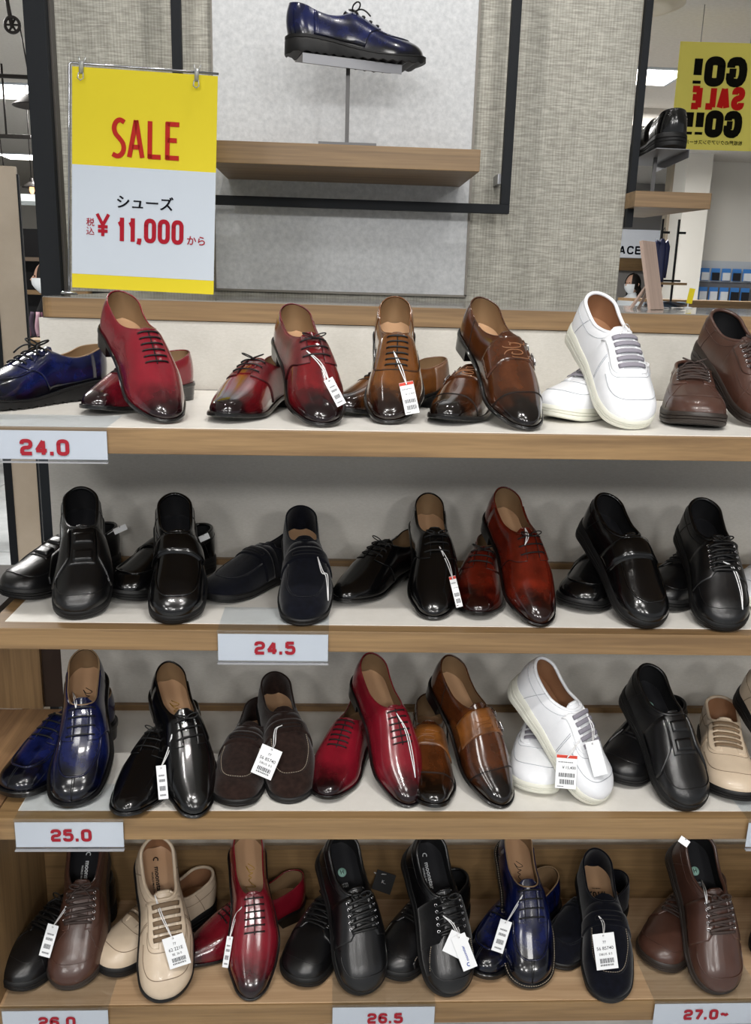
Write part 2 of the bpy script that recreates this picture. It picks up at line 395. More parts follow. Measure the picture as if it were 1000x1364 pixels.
def textured(name, c1, c2, scale, rough=.6, bump=.2, dist=.001, stretch=(1, 1, 1)):
    m, nt, b = nodes(name); L = nt.links
    tc = N(nt, 'ShaderNodeTexCoord'); mp = N(nt, 'ShaderNodeMapping'); mp.inputs['Scale'].default_value = stretch; L.new(tc.outputs['Object'], mp.inputs[0])
    nz = N(nt, 'ShaderNodeTexNoise', i_Scale=scale, i_Detail=6.0, i_Roughness=.65); L.new(mp.outputs[0], nz.inputs['Vector'])
    r = N(nt, 'ShaderNodeValToRGB'); r.color_ramp.elements[0].position = .35; r.color_ramp.elements[1].position = .68
    r.color_ramp.elements[0].color = srgb(c2); r.color_ramp.elements[1].color = srgb(c1)
    L.new(nz.outputs[0], r.inputs[0]); L.new(r.outputs[0], b.inputs['Base Color'])
    bp = N(nt, 'ShaderNodeBump', i_Strength=bump, i_Distance=dist); L.new(nz.outputs[0], bp.inputs['Height']); L.new(bp.outputs[0], b.inputs['Normal'])
    b.inputs['Roughness'].default_value = rough
    return m
def weave(name, c1, c2, c3):
    """grasscloth wallpaper: vertical warp threads, irregular horizontal wefts"""
    m, nt, b = nodes(name); L = nt.links
    tc = N(nt, 'ShaderNodeTexCoord')
    def nz(sc, stretch, det=3.0):
        mp = N(nt, 'ShaderNodeMapping'); mp.inputs['Scale'].default_value = stretch; L.new(tc.outputs['Object'], mp.inputs[0])
        n = N(nt, 'ShaderNodeTexNoise', i_Scale=sc, i_Detail=det, i_Roughness=.6); L.new(mp.outputs[0], n.inputs['Vector']); return n
    wv = N(nt, 'ShaderNodeTexWave', wave_type='BANDS', bands_direction='X', i_Scale=42.0, i_Distortion=.8, i_Detail=2.0); L.new(tc.outputs['Object'], wv.inputs['Vector'])
    hor = nz(1.0, (32, 1, 300)); ver = nz(1.0, (300, 1, 22)); big = nz(3.0, (1, 1, 1))
    a = N(nt, 'ShaderNodeMath', operation='MULTIPLY_ADD'); a.inputs[1].default_value = .12; L.new(wv.outputs['Fac'], a.inputs[0]); L.new(hor.outputs[0], a.inputs[2])
    c = N(nt, 'ShaderNodeMath', operation='MULTIPLY_ADD'); c.inputs[1].default_value = .45; L.new(ver.outputs[0], c.inputs[0]); L.new(a.outputs[0], c.inputs[2])
    r = N(nt, 'ShaderNodeValToRGB'); e = r.color_ramp.elements; e[0].position = .55; e[1].position = 1.05; e[0].color = srgb(c2); e[1].color = srgb(c1)
    n = e.new(.80); n.color = srgb(c3)
    L.new(c.outputs[0], r.inputs[0]); L.new(r.outputs[0], b.inputs['Base Color'])
    bp = N(nt, 'ShaderNodeBump', i_Strength=.6, i_Distance=.0015); L.new(c.outputs[0], bp.inputs['Height']); L.new(bp.outputs[0], b.inputs['Normal'])
    b.inputs['Roughness'].default_value = .8
    return m
def clear(name, rough=.03, tint=(.96, .98, 1), weight=.86):
    """thin clear acrylic: mostly see-through with a glossy face"""
    m, nt, b = nodes(name); L = nt.links; out = nt.nodes['Material Output']
    g = N(nt, 'ShaderNodeBsdfGlossy'); g.inputs['Roughness'].default_value = rough
    t = N(nt, 'ShaderNodeBsdfTransparent'); t.inputs[0].default_value = tint+(1,)
    mx = N(nt, 'ShaderNodeMixShader'); mx.inputs[0].default_value = weight
    L.new(g.outputs[0], mx.inputs[1]); L.new(t.outputs[0], mx.inputs[2]); L.new(mx.outputs[0], out.inputs[0])
    return m
# ------------------------------------------------------------------ setting and display unit
WOODX = wood('oak_veneer', '#957852', '#71583b', 'X', .42); WOODY = wood('oak_veneer_depth', '#b18d6b', '#8a6b50', 'X', .42)
WOODZ = wood('oak_veneer_upright', '#957852', '#71583b', 'Z', .45); WOODLIGHT = wood('light_oak_board', '#c7a987', '#a98a69', 'X', .4)
WALLP = weave('woven_wallpaper', '#c2c0b6', '#8f8c83', '#a9a79d')
LAMINATE = textured('white_laminate', '#e9e6e0', '#e2dfd8', 30, rough=.38, bump=.02)
BACKP = textured('pale_linen_board', '#cfccc5', '#c5c2ba', 160, rough=.6, bump=.08, dist=.0004, stretch=(1, 1, 3))
PANELM = textured('scratched_silver_grey_panel', '#d2d4d6', '#b9bcbf', 70, rough=.42, bump=.5, dist=.0012)
METAL = simple('blue_black_painted_metal', '#13171c', .6, spec=.3); DARKLINE = simple('painted_ledge_shade', '#2a1913', .7)
STEELB = simple('brushed_steel', '#8d8e90', .32, metal=.9); TRIM = simple('grey_metal_edge', '#77736c', .45, metal=.5)
CEILM = textured('ceiling_board', '#cfcac3', '#c5c0b8', 45, rough=.9, bump=.12, dist=.002)
WALLM = simple('cream_wall_paint', '#d5d2cb', .8); FLOORM = textured('pale_marble_tile', '#c9cccd', '#aeb2b4', 4, rough=.25, bump=.0)
LAMP = simple('ceiling_lamp_glow', '#ffffff', .5, emit='#fff8ee', es=9.0)
CLEAR = clear('clear_acrylic', weight=.90); CLEARLAB = clear('clear_label_sleeve', weight=.93)

# floor of tiles, ceiling, far walls
tile = MB().box((0, 0, -.01), (1.19, 1.19, 0)).mesh('tile', smooth=False, bevel=.003); tile.materials.append(FLOORM)
fl = boxobj('floor', (-9, -3.5, -.03), (9, 17, -.006), simple('tile_joint', '#6e6a64', .8), kind='structure')
for i in range(-6, 4):
    for j in range(-3, 11):
        o = link('tile', tile, None, fl); o.location = (i*1.2, j*1.2, 0)
boxobj('ceiling', (-9, -3.5, CEIL), (9, 17, CEIL+.1), CEILM, kind='structure')
boxobj('wall_back', (-9, 16.9, 0), (9, 17, CEIL), WALLM, kind='structure')
boxobj('wall_right', (8.9, 2, 0), (9, 17, CEIL), WALLM, kind='structure')
boxobj('wall_left', (-9, 2, 0), (-8.9, 17, CEIL), WALLM, kind='structure')
# grasscloth column behind the display, its lit panel and metal edges
boxobj('wall_column', (-.70, 2.355, 1.461), (.733, 2.62, CEIL), WALLP, kind='structure')
boxobj('trim_1', (-.7085, 2.349, 1.461), (-.70, 2.62, CEIL), STEELB, kind='structure')
pn = boxobj('wall_panel', (-.303, 2.343, 1.475), (.331, 2.356, CEIL-.01), PANELM, kind='structure')
for a, b in ((-.3065, -.303), (.331, .337)): boxobj('edge_strip', (a, 2.341, 1.475), (b, 2.356, CEIL-.01), TRIM, pn)
boxobj('edge_strip', (-.3065, 2.341, 1.472), (.337, 2.356, 1.4775), TRIM, pn)

# one display unit: ledge, back board, three stepped shelves and the bottom bay
XR = 1.30
def shelf_slab(name, x0, yf0, yf1, yb, z, th, mat, inlay, lip, xin, label, cat='shelf'):
    s = thing(name, label, cat, (0, 0, 0), group=None)
    f = lambda x: yf0+(yf1-yf0)*(x-x0)/(XR-x0)
    mb = MB().prism([(x0, f(x0)), (XR, f(XR)), (XR, yb), (x0, yb)], z-th, z)
    link('shelf_board', mb.mesh('shelf_board', smooth=False, bevel=.0012), mat, s)
    if inlay:
        mb = MB().prism([(xin, f(xin)+lip), (XR, f(XR)+lip), (XR, yb-.012), (xin, yb-.012)], z-.001, z+.0010)
        link('white_inlay', mb.mesh('white_inlay', smooth=False), LAMINATE, s)
    return s
s1 = shelf_slab('display_shelf', -.56, 1.222, 1.290, 1.694, 1.296, .036, WOODX, True, .006, -.54, 'oak-edged white shelf at the top, holding the size 24.0 row')
s2 = shelf_slab('display_shelf', -.549, 1.345, 1.342, 1.694, .952, .036, WOODX, True, .027, -.527, 'oak-edged white shelf in the middle, holding the size 24.5 row')
s3 = shelf_slab('display_shelf', -.545, 1.304, 1.300, 1.694, .635, .040, WOODX, True, .022, -.513, 'oak-edged white shelf above the wooden bay, holding the size 25.0 row')
for s_, z_ in ((s2, .952), (s3, .635)): boxobj('rear_rail', (-.53, 1.682, z_), (XR, 1.694, z_+.013), WOODX, s_)
bp = thing('back_board', 'pale grey linen back board behind the upper shelves', 'panel')
for za, zb_ in ((1.2965, 1.4225), (.953, 1.259), (.30, .915)):
    boxobj('board', (-.5455, 1.696, za), (XR, 1.716, zb_), BACKP, bp)
lg = thing('display_ledge', 'long oak ledge with grey laminate top under the grasscloth column', 'ledge')
pts = [(XR, 2.45), (-.541, 2.45)]+[(-.541+.022-.022*cos(a), 1.690+.022-.022*sin(a)) for a in np.linspace(0, pi/2, 6)]+[(XR, 1.690)]
link('ledge_board', MB().prism(pts, 1.424, 1.459).mesh('ledge_board', smooth=False), WOODX, lg)
pts2 = [(x+(.001 if x < 0 else 0), y+.001) for x, y in pts]
link('laminate_top', MB().prism(pts2, 1.459, 1.461).mesh('laminate_top', smooth=False), simple('grey_gloss_laminate', '#8b8984', .16, coat=.6), lg)
boxobj('ledge_shade_strip', (-.538, 1.697, 1.4195), (XR, 1.71, 1.4242), DARKLINE, lg)  # dark strip, paints the shadow line under the ledge
BBZ = .333
bay = thing('bottom_bay', 'wooden bottom bay with oak floor and low back rail, sizes 26.0 to 27.0', 'shelf')
boxobj('bay_floor', (-.590, 1.3625, .17), (XR, 1.70, .2095), WOODLIGHT, bay, bevel=.0012)
boxobj('bay_front', (-.64, 1.3585, .165), (XR, 1.3625, .2085), WOODX, bay)
boxobj('bay_side', (-.63, 1.355, .10), (-.590, 1.69, .594), WOODZ, bay)
boxobj('bay_back', (-.590, 1.645, .2095), (XR, 1.66, BBZ), WOODX, bay)
nb = thing('side_cabinet', 'neighbouring oak cabinet with low top left of the size 25.0 shelf', 'cabinet')
boxobj('cabinet_top', (-1.5, 1.25, .60), (-.5475, 1.69, .6345), WOODZ if False else wood('oak_veneer_front_to_back', '#a8845f', '#7f6146', 'Y', .42), nb, bevel=.001)
boxobj('cabinet_back', (-1.5, 1.690, .6345), (-.586, 1.71, .935), WOODZ, nb)
boxobj('cabinet_cap', (-1.5, 1.40, .915), (-.575, 1.71, .938), simple('dark_grey_cap', '#4a4641', .6), nb)
boxobj('cabinet_gap_shade', (-.586, 1.700, .6345), (-.547, 1.712, .935), simple('painted_gap_shade', '#33241b', .7), nb)  # dark strip standing in for the shaded gap beside the back board
# rear part of the wooden underside behind shelf fronts: bay side continues up to shelf

# black posts and the hanging frame
po = thing('black_post', 'wide blue-black metal post on the ledge, left of the sale sign', 'post')
boxobj('post', (-.591, 1.861, 1.30), (-.5500, 1.905, CEIL), METAL, po, bevel=.0015)
boxobj('side_flange', (-.5500, 1.880, 1.30), (-.5455, 1.905, CEIL), simple('grey_flange', '#57534f', .4, metal=.5), po)
po = thing('hanging_bar', 'slim black bar hung at the right edge of the grasscloth column', 'post')
boxobj('bar', (.7345, 2.335, 1.657), (.752, 2.357, CEIL), METAL, po, bevel=.001)
fr = thing('black_rail_frame', 'thin square black metal frame hung in front of the lit panel', 'frame')
fy = 2.268
boxobj('frame_bar', (-.3875, fy, 1.6745), (.4215, fy+.022, 1.6960), METAL, fr, bevel=.001)
boxobj('frame_bar', (-.3875, fy, 1.6960), (-.3655, fy+.022, 2.75), METAL, fr, bevel=.001)
boxobj('frame_bar', (.3995, fy, 1.6960), (.4215, fy+.022, 2.75), METAL, fr, bevel=.001)
boxobj('frame_bar', (-.3655, fy, 2.728), (.3995, fy+.022, 2.75), METAL, fr, bevel=.001)
for x in (-.376, .398):
    b_ = boxobj('wall_bracket', (x-.006, fy+.02, 1.745), (x+.006, 2.357, 1.768), STEELB, fr)
sh = thing('floating_shelf', 'short floating oak shelf carrying the blue display shoe', 'shelf')
boxobj('shelf_board', (-.271, 2.026, 1.7405), (.3065, 2.343, 1.785), WOODX, sh, bevel=.0012)
rs = thing('corner_shelf', 'oak corner shelf jutting right of the column, under the black shoe', 'shelf')
link('shelf_board', MB().prism([(.7335, 2.279), (.925, 2.279), (.868, 2.60), (.7335, 2.60)], 1.702, 1.7395).mesh('shelf_board', smooth=False, bevel=.001), WOODX, rs)

# ---- sale sign
def on_sign(u, v, d=.001): return Matrix.Translation((SW*(u-.5), -d, SH*(1-v))) @ Matrix.Rotation(pi/2, 4, 'X')
SW, SH = .262, .392
YEL = simple('yellow_card', '#d6c41f', .6, spec=.3); WHT = simple('cool_white_card', '#bfc8d2', .6, spec=.3); RED = simple('sign_red', '#ad2a22', .8, spec=.15); RED2 = simple('sign_crimson', '#9d1c2b', .8, spec=.15); NAV = simple('sign_black', '#0c0e15', .8, spec=.15)
sg = thing('sale_sign', 'yellow and white sale sign in a wire stand on the ledge', 'sign'); sg.matrix_world = Matrix.Translation((-.3615, 1.735, 1.4745)) @ Matrix.Rotation(radians(.8), 4, 'Z') @ Matrix.Rotation(radians(1.35), 4, 'Y') @ Matrix.Rotation(radians(-7), 4, 'X')
link('card', MB().box((-SW/2, 0, 0), (SW/2, .0012, SH)).mesh('card', smooth=False), YEL, sg)
link('white_field', MB().box((-SW/2, -.0004, SH*(1-.935)), (SW/2, .0002, SH*(1-.435))).mesh('white_field', smooth=False), WHT, sg)
# SALE in tall narrow strokes
gw, gh = .0235, .0655
S_ = [(gw*.92, gh*.93), (gw*.6, gh*.985), (gw*.3, gh*.93), (gw*.14, gh*.78), (gw*.24, gh*.62), (gw*.55, gh*.49), (gw*.82, gh*.36), (gw*.88, gh*.2), (gw*.7, gh*.06), (gw*.38, gh*.01), (gw*.02, gh*.06)]
def sp(P, n=4):
    P = np.array(P); t = np.arange(len(P)); tt = np.linspace(0, len(P)-1, n*len(P)); out = []
    f = [ckeys(t, P[:, k]) for k in (0, 1)]; return list(zip(f[0](tt), f[1](tt)))
letters = [(0, [sp(S_)]), (.031, [[(0, 0), (gw*.5, gh)], [(gw*.5, gh), (gw*1.0, 0)], [(gw*.22, gh*.28), (gw*.8, gh*.28)]]), (.068, [[(0, gh), (0, 0)], [(-.003, .003), (gw*.85, .003)]]), (.1, [[(0, gh), (0, 0)], [(-.003, .003), (gw*.9, .003)], [(-.003, gh-.003), (gw*.9, gh-.003)], [(0, gh*.52), (gw*.72, gh*.52)]])]
for nm, (dx, stt) in zip('SALE', letters):
    me = poly_text([[(x+dx-.061, y-gh/2) for x, y in q] for q in stt], .0084).mesh('letter', smooth=False)
    link('letter', me, RED, sg, M=on_sign(.51, .305, .0012))
def put(body, size, u, v, mat, sx=1, bold=.02, d=.0014, name='lettering', spacing=1):
    return link(name, text_mesh(body, size, sx, bold, spacing=spacing), mat, sg, M=on_sign(u, v, d))
put('シューズ', .0265, .505, .598, NAV, sx=1.0, bold=.006); put('シューズ', .0265, .509, .598, NAV, sx=1.0, bold=.006, d=.0015)
link('lettering', stroke_text('\uffe5', .036, .0175, .0058, 0), RED2, sg, M=on_sign(.215, .705, .0014)); link('lettering', stroke_text('11,000', .0365, .0145, .0078, .0108), RED2, sg, M=on_sign(.540, .720, .0014))
put('から', .0185, .872, .757, RED2, bold=.012)
put('税', .0155, .128, .697, RED2, bold=.004); put('込', .0155, .128, .738, RED2, bold=.004)
mb = MB(); mb.tube([(-SW/2-.006, .003, -.012), (-SW/2-.006, .003, SH+.004), (-SW/2-.003, .003, SH+.007), (SW/2+.001, .003, SH+.005)], .0022, 8)
link('wire_stand', mb.mesh('wire_stand'), simple('chrome_wire', '#a9abb0', .18, metal=1), sg)
mb = MB().lathe([(0, -.0125), (.016, -.0125), (.014, -.009), (.004, -.006), (0, -.006)], 16, (-SW/2-.006, .003, 0)); link('stand_foot', mb.mesh('stand_foot'), simple('chrome_foot', '#c0c2c6', .2, metal=1), sg)
for u in (.065, .855):
    x = SW*(u-.5); mb = MB().box((x-.0035, -.006, SH-.012), (x+.0035, .006, SH+.008)).tube([(x-.004, -.006, SH-.012), (x-.005, -.008, SH-.022), (x, -.009, SH-.026), (x+.005, -.008, SH-.022), (x+.004, -.006, SH-.012)], .0012, 6)
    mb.tube([(x-.003, 0, SH+.007), (x-.006, .004, SH+.018)], .0014, 6).tube([(x+.003, 0, SH+.007), (x+.006, .004, SH+.018)], .0014, 6)
    link('clip', mb.mesh('clip'), simple('clear_clip', '#b8bcba', .2, trans=.5), sg)

# ---- size signs: clear angle lying on the shelf, card hanging down its front
SZRED = simple('size_red', '#972631', .8, spec=.15); CARD = simple('size_card', '#cfd0d4', .5)
def size_sign(txt, xl, xr, yf, z, label, h=.050, tilt=0, depth=.10, slope=0):
    w = xr-xl
    t = thing('size_sign', label, 'sign', ((xl+xr)/2, yf, z), (0, 0, slope), group='size signs on the shelf fronts')
    link('clear_angle', MB().box((-w/2, -.0052, .0014), (w/2, depth, .0024)).box((-w/2, -.0064, -h-.003), (w/2, -.0054, .0024)).mesh('clear_angle', smooth=False), CLEARLAB, t)
    link('card', MB().box((-w/2+.001, -.0052, -h), (w/2-.001, -.0042, -.004)).mesh('card', smooth=False), CARD, t)
    link('clear_lip', MB().box((-w/2, -.0110, -h-.0045), (w/2, -.0042, -h-.003)).mesh('clear_lip', smooth=False), simple('acrylic_edge', '#9b9ca0', .2), t)
    if txt: link('lettering', stroke_text(txt, .0178, .0118, .0052, .0080), SZRED, t, M=Matrix.Translation((.003 if len(txt) < 5 else -.004, -.0068, -.0270)) @ Matrix.Rotation(pi/2, 4, 'X'))
    return t
size_sign('24.0', -.488, -.312, 1.2290, 1.296, 'white card reading 24.0 in red on the top shelf edge', h=.044, slope=.04)
size_sign('24.5', -.181, -.002, 1.3440, .952, 'white card reading 24.5 in red on the middle shelf edge')
size_sign('25.0', -.511, -.334, 1.3035, .635, 'white card reading 25.0 in red on the third shelf edge')
size_sign('26.0', -.583, -.392, 1.3580, .2100, 'white card reading 26.0 in red, lower left corner')
size_sign('26.5', .015, .206, 1.3580, .2100, 'white card reading 26.5 in red, under the black lace-ups')
size_sign('27.0~', .619, .830, 1.3580, .2100, 'white card reading 27.0 and up in red on the bottom bay')
size_sign('', .714, .90, 1.2998, .635, 'size card cut by the right edge of the third shelf')
# ------------------------------------------------------------------ shoe palette
MAT = {}
def mk():
    M = MAT
    M['blk'] = leather('black_polished_leather', '#070708', rough=.2, coat=.7, mott=0, grain=.02)
    M['blkgrain'] = leather('black_grained_leather', '#0a0a0c', rough=.33, coat=.35, mott=0, grain=.16)
    M['blue'] = leather('blue_patina_leather', '#111a4a', '#02030c', toe=.8, edge=.8, rough=.22, coat=.7, mott=.85)
    M['red'] = leather('red_patina_leather', '#7c1524', '#160306', toe=1.05, edge=.3, rough=.22, coat=.8, mott=.22)
    M['burg'] = leather('burgundy_patina_leather', '#6a0f16', '#120306', toe=1.1, edge=.7, rough=.17, coat=.9, mott=.45)
    M['redbrown'] = leather('red_brown_patina_leather', '#661c0e', '#1a0504', toe=1.1, edge=.6, rough=.17, coat=.9, mott=.5)
    M['tan'] = leather('tan_patina_leather', '#6c411d', '#160805', toe=1.15, edge=.45, rough=.17, coat=.9, mott=.4)
    M['brown'] = leather('brown_patina_leather', '#4e2811', '#0b0503', toe=1.15, edge=.75, rough=.17, coat=.9, mott=.5)
    M['brownband'] = leather('brown_embossed_leather', '#7b4a1d', '#2e160a', rough=.3, coat=.4, mott=.7)
    M['crocred'] = leather('maroon_embossed_leather', '#6b1a20', '#28090c', rough=.32, coat=.5, mott=.7, grain=.5)
    M['tanheel'] = leather('taupe_embossed_leather', '#7d5a43', '#4a3020', rough=.35, coat=.3, mott=.6, grain=.3)
    M['white'] = leather('white_leather', '#eceef2', '#d5d9df', rough=.34, coat=.2, mott=.25, grain=.05)
    M['beige'] = leather('beige_leather', '#cdbba4', '#b09c86', rough=.34, coat=.2, mott=.25, grain=.05)
    M['cocoa'] = leather('dark_brown_leather', '#4a3027', '#2c1b15', rough=.33, coat=.35, mott=.3, grain=.08)
    M['navysuede'] = suede('navy_suede', '#090b14'); M['brownsuede'] = suede('dark_brown_suede', '#261a16'); M['blksuede'] = suede('black_suede', '#0e0e10')
    M['lintan'] = simple('tan_lining_leather', '#8d7355', .5); M['lindark'] = simple('black_lining', '#141417', .8)
    M['linbrown'] = simple('brown_lining', '#9c7253', .6); M['insoletan'] = simple('tan_insole_leather', '#bd9876', .42)
    M['insoleblk'] = simple('black_insole', '#15161b', .75)
    M['sole'] = simple('black_sole_edge', '#0b0b0c', .28, coat=.4); M['rubber'] = simple('black_rubber', '#0c0c0d', .55)
    M['solebrown'] = simple('dark_brown_rubber', '#2d2622', .45); M['solewhite'] = simple('off_white_rubber', '#dcdcd0', .5)
    M['lace'] = simple('black_waxed_lace', '#0a0a0b', .5); M['lacegrey'] = simple('grey_elastic_lace', '#86838d', .7)
    M['lacetaupe'] = simple('taupe_elastic_lace', '#6f5b45', .7); M['lacebrown'] = simple('brown_lace', '#3a2e2a', .7)
    M['steel'] = simple('buckle_steel', '#c9c9cc', .2, metal=1); M['thread'] = simple('pale_thread', '#b8ab98', .8)
    M['threaddark'] = simple('dark_seam', '#060607', .6); M['string'] = simple('white_string', '#e9e9ea', .6)
    M['paper'] = simple('white_card', '#eceef0', .6); M['ink'] = simple('black_ink', '#2a2c33', .7); M['redink'] = simple('red_ink', '#c8402f', .7)
    M['gold'] = simple('gold_foil', '#b89435', .3, metal=.8); M['mint'] = simple('mint_print', '#a5d3c5', .6); M['whiteprint'] = simple('white_print', '#dfe3e6', .6)
    M['blueink'] = simple('blue_ink', '#1d3f9c', .6)
mk()
MAT['scrolltan'] = simple('worn_tan_relief', '#8a6142', .4); MAT['seamgrey'] = simple('grey_seam', '#a9adb4', .6); MAT['seamtaupe'] = simple('taupe_seam', '#7f6d5a', .6)

def stations(l):
    a = .13*(1-np.cos(np.linspace(0, pi/2, 8)))
    b = np.linspace(.13, l.yt-.035, 9)[1:]
    c = l.yt-.035+.035*np.sin(np.linspace(0, pi/2, 7))[1:]
    d = np.linspace(l.yt, 1-l.ltz, 15)[1:]
    e = 1-l.ltz*(1-np.sin(np.linspace(0, pi/2, 12)))[1:]
    return np.concatenate([a, b, c, d, e])
def upper_mesh(l, shrink=None, ncol=15):
    ts = stations(l); mb = MB()
    qs = np.linspace(0, 1, ncol)
    for sg in (-1, 1):
        v = sg*(1-qs); v = np.where(np.abs(v) < 1e-5, sg*1e-5, v)
        T, V = np.meshgrid(ts, v, indexing='ij'); P = l.raw(T, V)
        if shrink:
            P = P.copy(); xc = l.xc(T); P[..., 0] = xc+(P[..., 0]-xc)*shrink; P[..., 1] = .0035+P[..., 1]*(1-.022)
            P[..., 2] -= np.where(T >= l.yt, .0025, 0)+.0006
        UV = np.stack([V*.5+.5, T], -1)
        mb.grid(P, UV, flip=(sg > 0))
    return mb
def sole_outline(l, e, n=44):
    th = np.linspace(0, pi, n); t = .5-.5*np.cos(th)
    R = np.stack([l.xc(t)+l.w(t), t*l.L], -1); Lf = np.stack([l.xc(t)-l.w(t), t*l.L], -1)
    P = np.concatenate([R, Lf[-2:0:-1]]); tt = np.concatenate([t, t[-2:0:-1]])
    T = np.roll(P, -1, 0)-np.roll(P, 1, 0); Nn = np.stack([T[:, 1], -T[:, 0]], -1); Nn /= np.maximum(np.linalg.norm(Nn, axis=1, keepdims=True), 1e-9)
    return P+Nn*e, tt
def sole_solid(l, layers, zbot, ztop, trange=None):
    """stack of outline rings; layers = [(outward offset, height fraction)]"""
    mb = MB(); rings = []
    for e, fr in layers:
        P, tt = sole_outline(l, e); zb, zt = zbot(tt), ztop(tt)
        rings.append(np.concatenate([P, (zb+(zt-zb)*fr)[:, None]], 1))
    R = np.array(rings); m = R.shape[1]; mb.grid(R, close_v=True, flip=True)
    UV = None
    for k, top in ((0, False), (len(rings)-1, True)):
        o = k*m
        for i in range(m//2-0):
            a, b_, c, d = i, i+1, (m-i-1) % m, (m-i) % m
            if i == 0: f = (0, 1, m-1)
            elif b_ >= c: f = (a, b_, d) if b_ == c else None
            else: f = (a, b_, c, d)
            if f is None or len(set(f)) < 3: continue
            f = tuple(o+x for x in f); mb.f.append(f if top else f[::-1])
        if k == 0 and len(rings) == 1: break
    return mb
def path(l, ts, vs, off=.0004): return l.surf(np.array(ts, float), np.array(vs, float), off)
def seam(mb, l, ts, vs, r=.0005, off=.0003, n=5, closed=False):
    return mb.tube(path(l, ts, vs, off), r, n, closed=closed)
def stitches(mb, l, ts, vs, r=.0005, off=.0011, step=.0042, duty=.62):
    P = path(l, ts, vs, off); d = np.r_[0, np.cumsum(np.linalg.norm(np.diff(P, axis=0), axis=1))]
    k = int(d[-1]/step)
    for i in range(k):
        a, b = i*step, (i+duty)*step
        seg = np.array([[np.interp(x, d, P[:, c]) for c in range(3)] for x in (a, (a+b)/2, b)])
        mb.tube(seg, r, 4)
    return mb
def patch(l, ts, s0, s1, off=.0012, ns=12, mb=None, flipuv=False, thick=True):
    """raised leather overlay between s0(t) and s1(t)"""
    mb = mb or MB(); ts = np.asarray(ts, float)
    S0 = np.array([s0(t) for t in ts]) if callable(s0) else np.full(len(ts), s0)
    S1 = np.array([s1(t) for t in ts]) if callable(s1) else np.full(len(ts), s1)
    u = np.linspace(0, 1, ns); V = S0[:, None]+(S1-S0)[:, None]*u; T = np.repeat(ts[:, None], ns, 1)
    O = np.full(V.shape, off)
    if thick:
        V = np.concatenate([V[:, :1], V, V[:, -1:]], 1); T = np.concatenate([T[:, :1], T, T[:, -1:]], 1); O = np.pad(O, ((0, 0), (1, 1)), constant_values=-.0005)
        V = np.concatenate([V[:1], V, V[-1:]], 0); T = np.concatenate([T[:1], T, T[-1:]], 0); O = np.pad(O, ((1, 1), (0, 0)), constant_values=-.0005)
        O[0] = -.0005; O[-1] = -.0005
    P = l.surf(T, V, O)
    mb.grid(P, np.stack([V*.5+.5, T], -1), flip=True)
    return mb
def rim_path(l, off=0, n=30):
    a = l.yt*(.5-.5*np.cos(np.linspace(0, pi, n)))
    t = np.concatenate([a[::-1], a[1:-1]]); v = np.concatenate([np.full(n, 1e-5), np.full(n-2, -1e-5)])
    return l.raw(t, v), t, v
def U(t0, t1, s, n=41, p=.75):
    """U-shaped line over the vamp: from (t0, s) round the toe at t1 back to (t0, -s)"""
    a = np.linspace(0, pi, n); c = np.cos(a)
    return t0+(t1-t0)*np.sin(a)**p, s*np.sign(c)*np.abs(c)**.8
def lace_rows(l, mb, ts, se, r=.0013, off=.0032, slant=0, flat=None):
    for t in ts:
        v = np.linspace(-se, se, 9); tt = t+slant*v/se
        o = off+.0012*np.cos(v/se*pi/2)
        P = l.surf(tt, np.where(np.abs(v) < 1e-6, 1e-5, v), o)
        mb.tube(P, r, 6, flat=flat, nrm=(0, .3, 1) if flat else None)
def criss(l, mb, ts, se, r=.0016, off=.0036, flat=.0008):
    for a, b in zip(ts[:-1], ts[1:]):
        for sg in (1, -1):
            v = np.linspace(-se, se, 9)*sg; tt = np.linspace(a, b, 9)
            o = off+.002*np.cos(np.linspace(-1, 1, 9)*pi/2)+(.0012 if sg > 0 else 0)
            mb.tube(l.surf(tt, np.where(np.abs(v) < 1e-6, 1e-5, v), o), r, 6, flat=flat, nrm=(0, .3, 1))
    lace_rows(l, mb, [ts[-1]+.012], se, r=r, off=off, flat=flat)
def eyelets(l, mb, ts, se, r=.0022, off=.0018, thick=.0006):
    for t in ts:
        for sg in (1, -1):
            c = l.surf(np.array([t]), np.array([se*sg]), off)[0]
            e1 = l.surf(np.array([t+.01]), np.array([se*sg]), off)[0]-c; e2 = l.surf(np.array([t]), np.array([se*sg+.04]), off)[0]-c
            e1 /= np.linalg.norm(e1); e2 -= e1*(e1@e2); e2 /= np.linalg.norm(e2)
            a = np.arange(10)*2*pi/10
            mb.tube(c+r*(np.cos(a)[:, None]*e1+np.sin(a)[:, None]*e2), thick, 5, closed=True)
